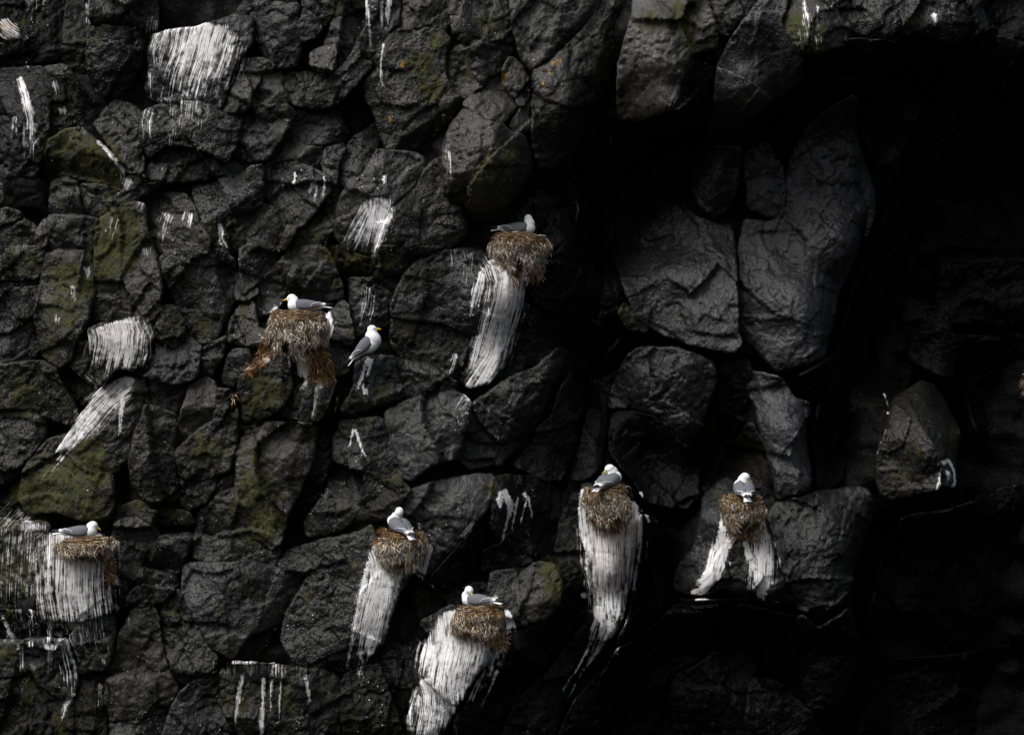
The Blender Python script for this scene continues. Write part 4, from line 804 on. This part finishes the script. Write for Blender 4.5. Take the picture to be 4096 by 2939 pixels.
def build_nest(x, top, hw, h, bottom, label, seed, bird_sink=0.0, n=1500, pale=.35, tmin=None, patches=(), group='kittiwake nests on the cliff', depth=.85, fwd=0.0):
    """x, top: rim centre; hw: half width at rim; h: height; bottom: half width at foot (drawing units)"""
    rg = np.random.default_rng(seed)
    pr, _ = hit(x, top+h*.7); t0 = -pr.y
    ts = [-hit(x+dx, top+dy)[0].y for dx in (-hw*.6, 0, hw*.6) for dy in (h*.3, h*.8)]
    t0 = max(np.median(ts), t0) if tmin is None else tmin
    R0 = hw*SC; H = h*SC; Rb = bottom*SC
    c = at(x, top, t0+R0*.30+fwd)
    root = bpy.data.objects.new('nest', None); COL.objects.link(root); root.location = c
    root.empty_display_size = .1
    root['label'] = label; root['category'] = 'nest'; root['group'] = group
    NA = 40; prof = [(0.0, -.030), (.34, -.028), (.50, -.012), (.66, .002), (.78, -.020), (.98, -.28*H), (1.0, -.5*H), (.9, -.75*H), (None, -H), (None, -H*1.12)]
    V = []; F = []
    rs = []; lean = rg.uniform(-.10, .10)
    for pi, (rr, z) in enumerate(prof):
        r_ = R0*rr if rr is not None else (Rb if pi == 8 else Rb*.6)
        if rr is not None and z < -.02 and pi >= 5:
            k = -z/H; r_ = (R0*rr)*(1-k)+(Rb+(R0-Rb)*(1-k))*k
        rs.append((r_, z))
        for k in range(NA):
            a = 2*math.pi*k/NA
            w_ = 1+(.08+.035*min(pi, 6))*float(perlin(3+2.0*math.cos(a)+seed, 3+2.0*math.sin(a)+pi*.35, 7))-(.05 if pi > 4 else .03)
            lx = .16*R0*float(perlin(seed*.77, pi*.33, 21))*min(1, pi/4); V.append((r_*w_*math.cos(a)+lx, r_*w_*math.sin(a)*depth, lean*r_*math.cos(a)*(pi < 6)+z+(.014+.006*pi)*float(perlin(a*1.1+seed*1.7, pi*.5, 8))))
    for i in range(len(prof)-1):
        for k in range(NA):
            a = i*NA+k; b = i*NA+(k+1) % NA; F.append((a, a+NA, b+NA, b))
    V = [(a_*.90, b_*.90, c_*.88) for a_, b_, c_ in V]; mesh_obj('mound', V, F, MAT_MOUND, root)
    zz = np.array([q[1] for q in rs[4:]]); rr = np.array([q[0] for q in rs[4:]])
    T = Tubes()
    def sr(z): return float(np.interp(-z, -zz, rr))
    for i in range(int(n*1.8)):                          # hanging outside
        a = rg.uniform(math.pi*.92, math.pi*2.08); z = -rg.random()**1.1*H*(1.04+.55*float(perlin(a*1.9+seed, 1.5, 9)))
        r_ = sr(z)*rg.uniform(.95, 1.07)*(1+.16*float(perlin(a*1.8+seed, z*11, 4)))
        lx = .16*R0*float(perlin(seed*.77, (4+5*(-z/H))*.33, 21)); p = Vector((r_*math.cos(a)+lx, r_*math.sin(a)*depth, z+lean*r_*math.cos(a)*max(0, 1+z/H*2)+rg.uniform(-.01, .012)))
        out = Vector((math.cos(a), math.sin(a), 0)); tan = Vector((-math.sin(a), math.cos(a), 0))
        L = rg.uniform(.018, .056)*(1+.9*(rg.random() < .10))
        dr = (Vector((0, 0, -1))*rg.uniform(.25, 1.0)+tan*rg.normal(0, .55)+out*rg.uniform(-.10, .22)).normalized()
        if z > -.03: dr = (tan*rg.choice([-1, 1])+Vector((0, 0, rg.uniform(-.45, .35)))+out*rg.uniform(-.2, .3)).normalized(); L *= 1.3
        bend = tan*rg.normal(0, .45)+Vector((0, 0, -.3))
        q1 = p+dr*L*.5; q2 = q1+(dr+bend*.6).normalized()*L*.5
        pl = (pale+.10)*min(1.0, .15+1.8*(-z/H))
        wd = rg.uniform(.0008, .0023)
        cc = straw_col(rg, pl)
        if rg.random() < .03+.07*(-z/H): wd = rg.uniform(.0025, .0045); cc = (.62, .59, .54)
        T.add([p, q1, q2], wd, wd*.6, cc)
    for i in range(int(n*.35)):                          # lining and rim
        a = rg.uniform(0, 2*math.pi); r_ = R0*rg.uniform(.40, .98)
        z = float(np.interp(r_/R0, [0, .34, .50, .66, .78, 1.0], [-.030, -.028, -.012, .002, -.020, -.075]))+rg.uniform(0, .014)
        tan = Vector((-math.sin(a), math.cos(a), 0))*rg.choice([-1, 1]); out = Vector((math.cos(a), math.sin(a), 0))
        p = Vector((r_*math.cos(a), r_*math.sin(a)*depth, z+lean*r_*math.cos(a))); L = rg.uniform(.04, .10)
        q1 = p+(tan+out*rg.normal(0, .3)+Vector((0, 0, rg.normal(0, .12)))).normalized()*L*.5
        q2 = q1+(tan-out*.4+Vector((0, 0, rg.normal(-.1, .2)))).normalized()*L*.5
        wd = rg.uniform(.0010, .0026); T.add([p, q1, q2], wd, wd*.5, straw_col(rg, .10))
    for (poly, cnt, pl, dirn) in patches:                # grass matted on the rock around the nest (drawing units)
        P = np.array(poly, float); mn, mx = P.min(0), P.max(0); k = 0; g = 0
        cnt = int(cnt*2.2)
        while k < cnt and g < cnt*20:
            g += 1
            q = mn+rg.random(2)*(mx-mn); ins = False
            for i in range(len(P)):
                x1, y1 = P[i]; x2, y2 = P[(i+1) % len(P)]
                if (y1 > q[1]) != (y2 > q[1]) and q[0] < (x2-x1)*(q[1]-y1)/(y2-y1)+x1: ins = not ins
            if not ins: continue
            k += 1
            p, nn = hit(*q); p = p+nn*rg.uniform(.0, .022)-c
            if abs(p.y) > .5: continue
            an = math.radians(dirn)+rg.normal(0, .75); d = Vector((math.cos(an), rg.normal(0, .25)-.1, -math.sin(an)))
            L = rg.uniform(.03, .09); b = Vector((rg.normal(0, .4), rg.normal(0, .3), rg.normal(-.1, .4)))
            q1 = p+d*L*.5; q2 = q1+(d+b).normalized()*L*.5; wd = rg.uniform(.0013, .0034)
            cc = straw_col(rg, pl); T.add([p, q1, q2], wd, wd*.5, (cc[0]*1.25, cc[1]*1.12, cc[2]))
    st = T.obj('straw', MAT_STRAW, root); st['kind'] = 'stuff'
    return root, c, R0

# ------------------------------------------------------------------ kittiwake
WHITE = (.80, .80, .815); GREY = (.125, .127, .146); PALEG = (.34, .34, .37)
dg = bpy.context.evaluated_depsgraph_get()
def remeshed(parts, voxel=.0052, smooth=9):
    bm = bmesh.new()
    for (c, r, rot) in parts:
        m = Matrix.Translation(c) @ rot.to_4x4() @ Matrix.Diagonal((*r, 1))
        bmesh.ops.create_icosphere(bm, subdivisions=3, radius=1, matrix=m)
    me = bpy.data.meshes.new('tmp'); bm.to_mesh(me); bm.free()
    o = bpy.data.objects.new('tmp', me); COL.objects.link(o)
    m = o.modifiers.new('r', 'REMESH'); m.mode = 'VOXEL'; m.voxel_size = voxel
    s = o.modifiers.new('s', 'SMOOTH'); s.iterations = smooth; s.factor = .5
    d = bpy.context.evaluated_depsgraph_get(); d.update()
    out = bpy.data.meshes.new_from_object(o.evaluated_get(d))
    bpy.data.objects.remove(o); bpy.data.meshes.remove(me)
    return out
def rotm(yaw, pitch=0):
    return (Matrix.Rotation(yaw, 3, 'Z') @ Matrix.Rotation(pitch, 3, 'Y'))
def sweep_mesh(name, secs, mat, parent, cols=None):
    n = len(secs[0]); V = [p for s in secs for p in s]; F = []
    for i in range(len(secs)-1):
        for k in range(n):
            a = i*n+k; b = i*n+(k+1) % n; F.append((a, b, b+n, a+n))
    F.append(tuple(range(n))[::-1]); F.append(tuple((len(secs)-1)*n+k for k in range(n)))
    o = mesh_obj(name, V, F, mat, parent)
    bm = bmesh.new(); bm.from_mesh(o.data); bmesh.ops.recalc_face_normals(bm, faces=bm.faces); bm.to_mesh(o.data); bm.free()
    if cols is not None: set_col(o, np.array([c for c in cols for _ in range(n)]))
    return o
def build_bird(loc, yaw, label, head=(.094, 0, .116), hyaw=0.0, hpitch=0.08, pitch=0.0, roll=0.0, neck=None, eye='open', stand=False, scale=1.0, fluff=1.0):
    root = bpy.data.objects.new('kittiwake', None); COL.objects.link(root); root.empty_display_size = .1
    root.location = loc; root.rotation_euler = (roll, pitch, yaw); root.scale = (scale, scale, scale*(1.14 if stand else 1.0))
    root['label'] = label; root['category'] = 'bird'; root['group'] = 'kittiwakes on the cliff'
    head = Vector(head); I = Matrix.Identity(3); f = fluff
    hr = rotm(hyaw, hpitch)
    nk = Vector(neck) if neck else Vector((.082, 0, .082))
    mid = nk.lerp(head, .55)
    parts = [((0, 0, .046), (.128, .060*f, .050), rotm(0, .06)), ((.072, 0, .052), (.060, .056*f, .054), I), ((-.095, 0, .046), (.085, .038, .030), I),
             (nk, (.046, .043, .046), I), (mid, (.036, .035, .036), I), (head, (.0400, .0345, .0350), hr), (head+hr @ Vector((.018, 0, -.004)), (.0250, .0225, .0235), hr)]
    if stand: parts += [((.03, 0, .032), (.095, .060, .062), I), ((.082, 0, .046), (.060, .060, .068), I)]
    me = remeshed(parts); me.name = 'body'
    me.materials.clear(); me.materials.append(MAT_FEATHER); me.polygons.foreach_set('use_smooth', np.ones(len(me.polygons), bool))
    body = bpy.data.objects.new('body', me); COL.objects.link(body); body.parent = root
    co = np.empty(len(me.vertices)*3); me.vertices.foreach_get('co', co); co = co.reshape(-1, 3)
    col = np.tile(np.array(WHITE), (len(co), 1))
    back = (co[:, 0] < .058-.5*np.maximum(0, co[:, 2]-.085)) & (co[:, 2] > .052) & (co[:, 0] > -.13)
    hd = np.linalg.norm(co-np.array(head), axis=1) < .052
    col[back & ~hd] = GREY
    set_col(body, col)
    # folded wings
    st = np.array([.088, .070, .035, -.01, -.06, -.11, -.15, -.178])
    yo = np.array([.030, .052, .0655, .068, .061, .045, .032, .024])*f; zt = np.array([.070, .088, .099, .101, .092, .080, .073, .070])
    zb = np.array([.050, .034, .020, .014, .020, .034, .044, .050]); yi = np.array([.024, .024, .014, .007, .004, .004, .004, .004])
    def section(x, sgn):
        a, t_, b_, i_ = (float(np.interp(-x, -st, q)) for q in (yo, zt, zb, yi))
        if x < -.178:
            k = (-.178-x)/.062; a = .024*(1-k)+.006*k; i_ = .004*(1-k)+.002*k; t_ = .070-.006*k; b_ = .050+.010*k
        outer = []; inner = []
        for k in range(8):
            u = k/7
            y = (1-u)**2*i_+2*u*(1-u)*a*1.18+u*u*a*.90; z = (1-u)**2*t_+2*u*(1-u)*(t_*.97)+u*u*b_
            outer.append(Vector((x, sgn*y, z))); inner.append(Vector((x, sgn*y*.72, .05+(z-.05)*.80)))
        return outer+inner[::-1]
    for sgn in (1, -1):
        xs = [.088, .080, .070, .055, .035, .01, -.015, -.04, -.06, -.085, -.11, -.13, -.148, -.163, -.178]
        cols = [GREY if x > -.145 else (PALEG if x > -.16 else WHITE) for x in xs]
        wg = sweep_mesh('wing', [section(x, sgn) for x in xs], MAT_FEATHER, root, cols)
        sweep_mesh('wing_tip', [section(x, sgn) for x in (-.1785, -.195, -.212, -.228, -.240)], MAT_BLACK, wg)
        cr = Tubes()                                     # white edge of the inner flight feathers
        pts = []
        for k in range(7):
            u = k/6; x = -.055-.085*u; q = section(x, sgn)[int(2+4*(1-u))]; pts.append(Vector((x, q.y*1.02+sgn*.0018, q.z+.0015)))
        cr.add(pts, .0018, .0030, WHITE, 4); cr.obj('feather_edge', MAT_FEATHER, wg)
    secs = []
    for k in range(7):
        u = k/6; x = -.10-.128*u; hw = .020+.014*u; z = .046-.020*u; th = .0065*(1-.6*u)
        secs.append([Vector((x-(.006 if k == 6 and abs(s) < .5 else 0), s*hw, z+(1-abs(s))*.006+dz*th)) for s, dz in ((-1, 0), (-.5, 1), (0, 1), (.5, 1), (1, 0), (.5, -1), (0, -1), (-.5, -1))])
    sweep_mesh('tail', secs, MAT_FEATHER, root, [WHITE]*7)
    # bill
    secs = []
    for k in range(7):
        u = k/6; x = .034+.040*u; r_ = .0088*(1-u)**.6*(1-.1*u)+.0008; z = -.004-.010*u**2.2
        secs.append([head+hr @ Vector((x, r_*.72*math.cos(a), z+r_*math.sin(a)*1.05)) for a in [2*math.pi*j/8 for j in range(8)]])
    sweep_mesh('bill', secs, MAT_BILL, root)
    for sgn in (1, -1):
        bm = bmesh.new(); bmesh.ops.create_icosphere(bm, subdivisions=2, radius=1)
        e = bpy.data.meshes.new('eye'); bm.to_mesh(e); bm.free(); e.materials.append(MAT_EYE)
        eo = bpy.data.objects.new('eye', e); COL.objects.link(eo); eo.parent = root
        eo.location = head+hr @ Vector((.021, sgn*.0268, .0035)); eo.rotation_euler = hr.to_euler()
        eo.scale = (.0058, .0040, .0050) if eye == 'open' else (.0078, .0034, .0014)
    if stand:
        for sgn in (1, -1):
            T = Tubes(); inv = Matrix.Rotation(-pitch, 3, 'Y')
            hip = Vector((-.005, sgn*.022, .012)); d = inv @ Vector((0, 0, -1)); fw = inv @ Vector((1, 0, 0))
            foot = hip+d*.062
            T.add([hip, hip+d*.03, foot], .0048, .0038, (.01, .01, .01), 6)
            lg = T.obj('leg', MAT_LEG, root)
            T2 = Tubes()
            for a in (-.4, 0, .4):
                T2.add([foot, foot+fw*.018+Vector((0, a*.018, 0)), foot+fw*.036+Vector((0, a*.036, 0))], .0035, .0018, (.01, .01, .01), 5)
            T2.obj('foot', MAT_LEG, lg)
    return root

PI = math.pi
# 1: upper right nest
n1, c, r = build_nest(1150, 520, 66, 76, 44, 'shaggy brown nest high right of centre above the longest white streak', 11, n=2200, pale=.5,
    patches=[([(1090,545),(1120,560),(1150,600),(1140,640),(1120,600),(1085,575)], 160, .3, 95), ([(1160,580),(1212,570),(1205,600),(1185,625),(1165,610)], 130, .35, 110)])
build_bird(c+Vector((.0, -.01, .004)), 0, 'kittiwake on the topmost nest with its head turned away', head=(.074, .012, .128), hyaw=1.9, hpitch=.15, neck=(.082, 0, .09), scale=1.08)
# 2: rusty nest, bird facing left
n2, c, r = build_nest(662, 692, 66, 78, 58, 'wide rusty nest with straw spilling down both sides', 12, n=2400, pale=.45,
    patches=[([(596,735),(640,750),(628,778),(592,800),(554,832),(546,826),(556,800),(580,770)], 520, .18, 140), ([(688,735),(716,740),(724,780),(742,812),(735,842),(705,850),(684,838),(690,790)], 520, .08, 85),
             ([(680,745),(710,750),(712,800),(690,820)], 160, .3, 90), ([(510,870),(526,866),(528,882),(516,886)], 7, .3, 60)])
build_bird(c+Vector((.045, -.02, .008)), PI, 'kittiwake facing left with closed eye on the rusty straw nest', head=(.098, 0, .108), hpitch=.10, eye='shut', scale=1.08)
# 3: standing bird
p, nn = hit(806, 800)
build_bird(Vector(at(821, 774, -p.y+.10)), 0, 'kittiwake standing upright on a bare ledge without a nest', head=(.128, 0, .098), hpitch=.62-.10, pitch=-.78, neck=(.100, 0, .070), stand=True, scale=1.04)
# 4: lower left nest
n4, c, r = build_nest(188, 1192, 62, 34, 60, 'low dark nest on the broad white streaked pillar at far left', 14, n=1300, pale=.35,
    patches=[([(150,1200),(240,1200),(240,1235),(200,1232),(160,1222)], 300, .45, 90), ([(228,1195),(248,1210),(249,1250),(246,1290),(238,1285),(236,1230)], 220, .08, 90)])
build_bird(c+Vector((-.03, -.02, .008)), 0, 'kittiwake facing right with bill lowered on the leftmost nest', head=(.098, 0, .100), hpitch=.38, eye='shut', scale=1.08)
# 5: centre low nest, seen from behind, head on its back
n5, c, r = build_nest(888, 1180, 52, 72, 36, 'pale tangled nest above a straight white streak, low centre', 15, fwd=.10, n=1900, pale=.5,
    patches=[([(845,1165),(870,1165),(850,1195),(835,1215),(832,1195)], 150, .2, 100), ([(860,1240),(925,1240),(915,1258),(880,1255)], 120, .5, 95)])
build_bird(c+Vector((-.015, -.03, .022)), PI*.5+.55, 'kittiwake asleep facing the camera over its own back, black wingtips right', head=(.058, -.004, .134), hyaw=PI-.35, hpitch=.75, neck=(.075, 0, .095), pitch=-.38, scale=1.14, fluff=1.3)
# 6: bottom nest
n6, c, r = build_nest(1062, 1343, 55, 60, 58, 'thick brown nest above the widest white patch at the bottom', 16, n=2000, pale=.22,
    patches=[([(1010,1390),(1110,1395),(1125,1420),(1105,1440),(1080,1420),(1030,1405)], 300, .3, 95)])
build_bird(c+Vector((-.02, -.03, .006)), PI-.5, 'kittiwake at the bottom nest with head twisted back over its grey wing', head=(.062, .020, .126), hyaw=PI-.45, hpitch=.55, neck=(.088, .004, .080), scale=1.1)
# 7: gully nest
n7, c, r = build_nest(1344, 1078, 50, 78, 46, 'dark nest in the shaded gully over a long dripping white column', 17, n=2000, pale=.34,
    patches=[([(1310,1140),(1375,1140),(1380,1165),(1350,1180),(1315,1165)], 200, .4, 90)])
build_bird(c+Vector((.02, -.03, .006)), PI*.5-.55, 'kittiwake with dark back in the gully, head tucked leftwards', head=(.060, .012, .122), hyaw=PI*.62, hpitch=.35, neck=(.076, 0, .092), pitch=-.26, scale=1.16, fluff=1.3)
# 8: right nest
n8, c, r = build_nest(1646, 1098, 47, 66, 42, 'straw nest above two white streaks spread like legs', 18, n=1900, pale=.28,
    patches=[([(1610,1160),(1690,1155),(1690,1180),(1680,1200),(1650,1190),(1620,1185)], 260, .3, 95)])
build_bird(c+Vector((.005, -.03, .010)), PI*.5+.05, 'kittiwake seen from behind, yellow bill pointing right', head=(.072, -.014, .118), hyaw=-PI*.5-.05, hpitch=.45, neck=(.076, 0, .092), pitch=-.30, scale=1.16, fluff=1.3)
# 9: only a tail shows at the right edge
n9, c, r = build_nest(2300, 832, 44, 46, 36, 'dark shaded nest cut off by the right edge', 19, n=500, pale=.35)
build_bird(c+Vector((.06, -.02, -.015)), .25, 'shaded kittiwake mostly out of frame, only its tail at the right edge', scale=1.0)
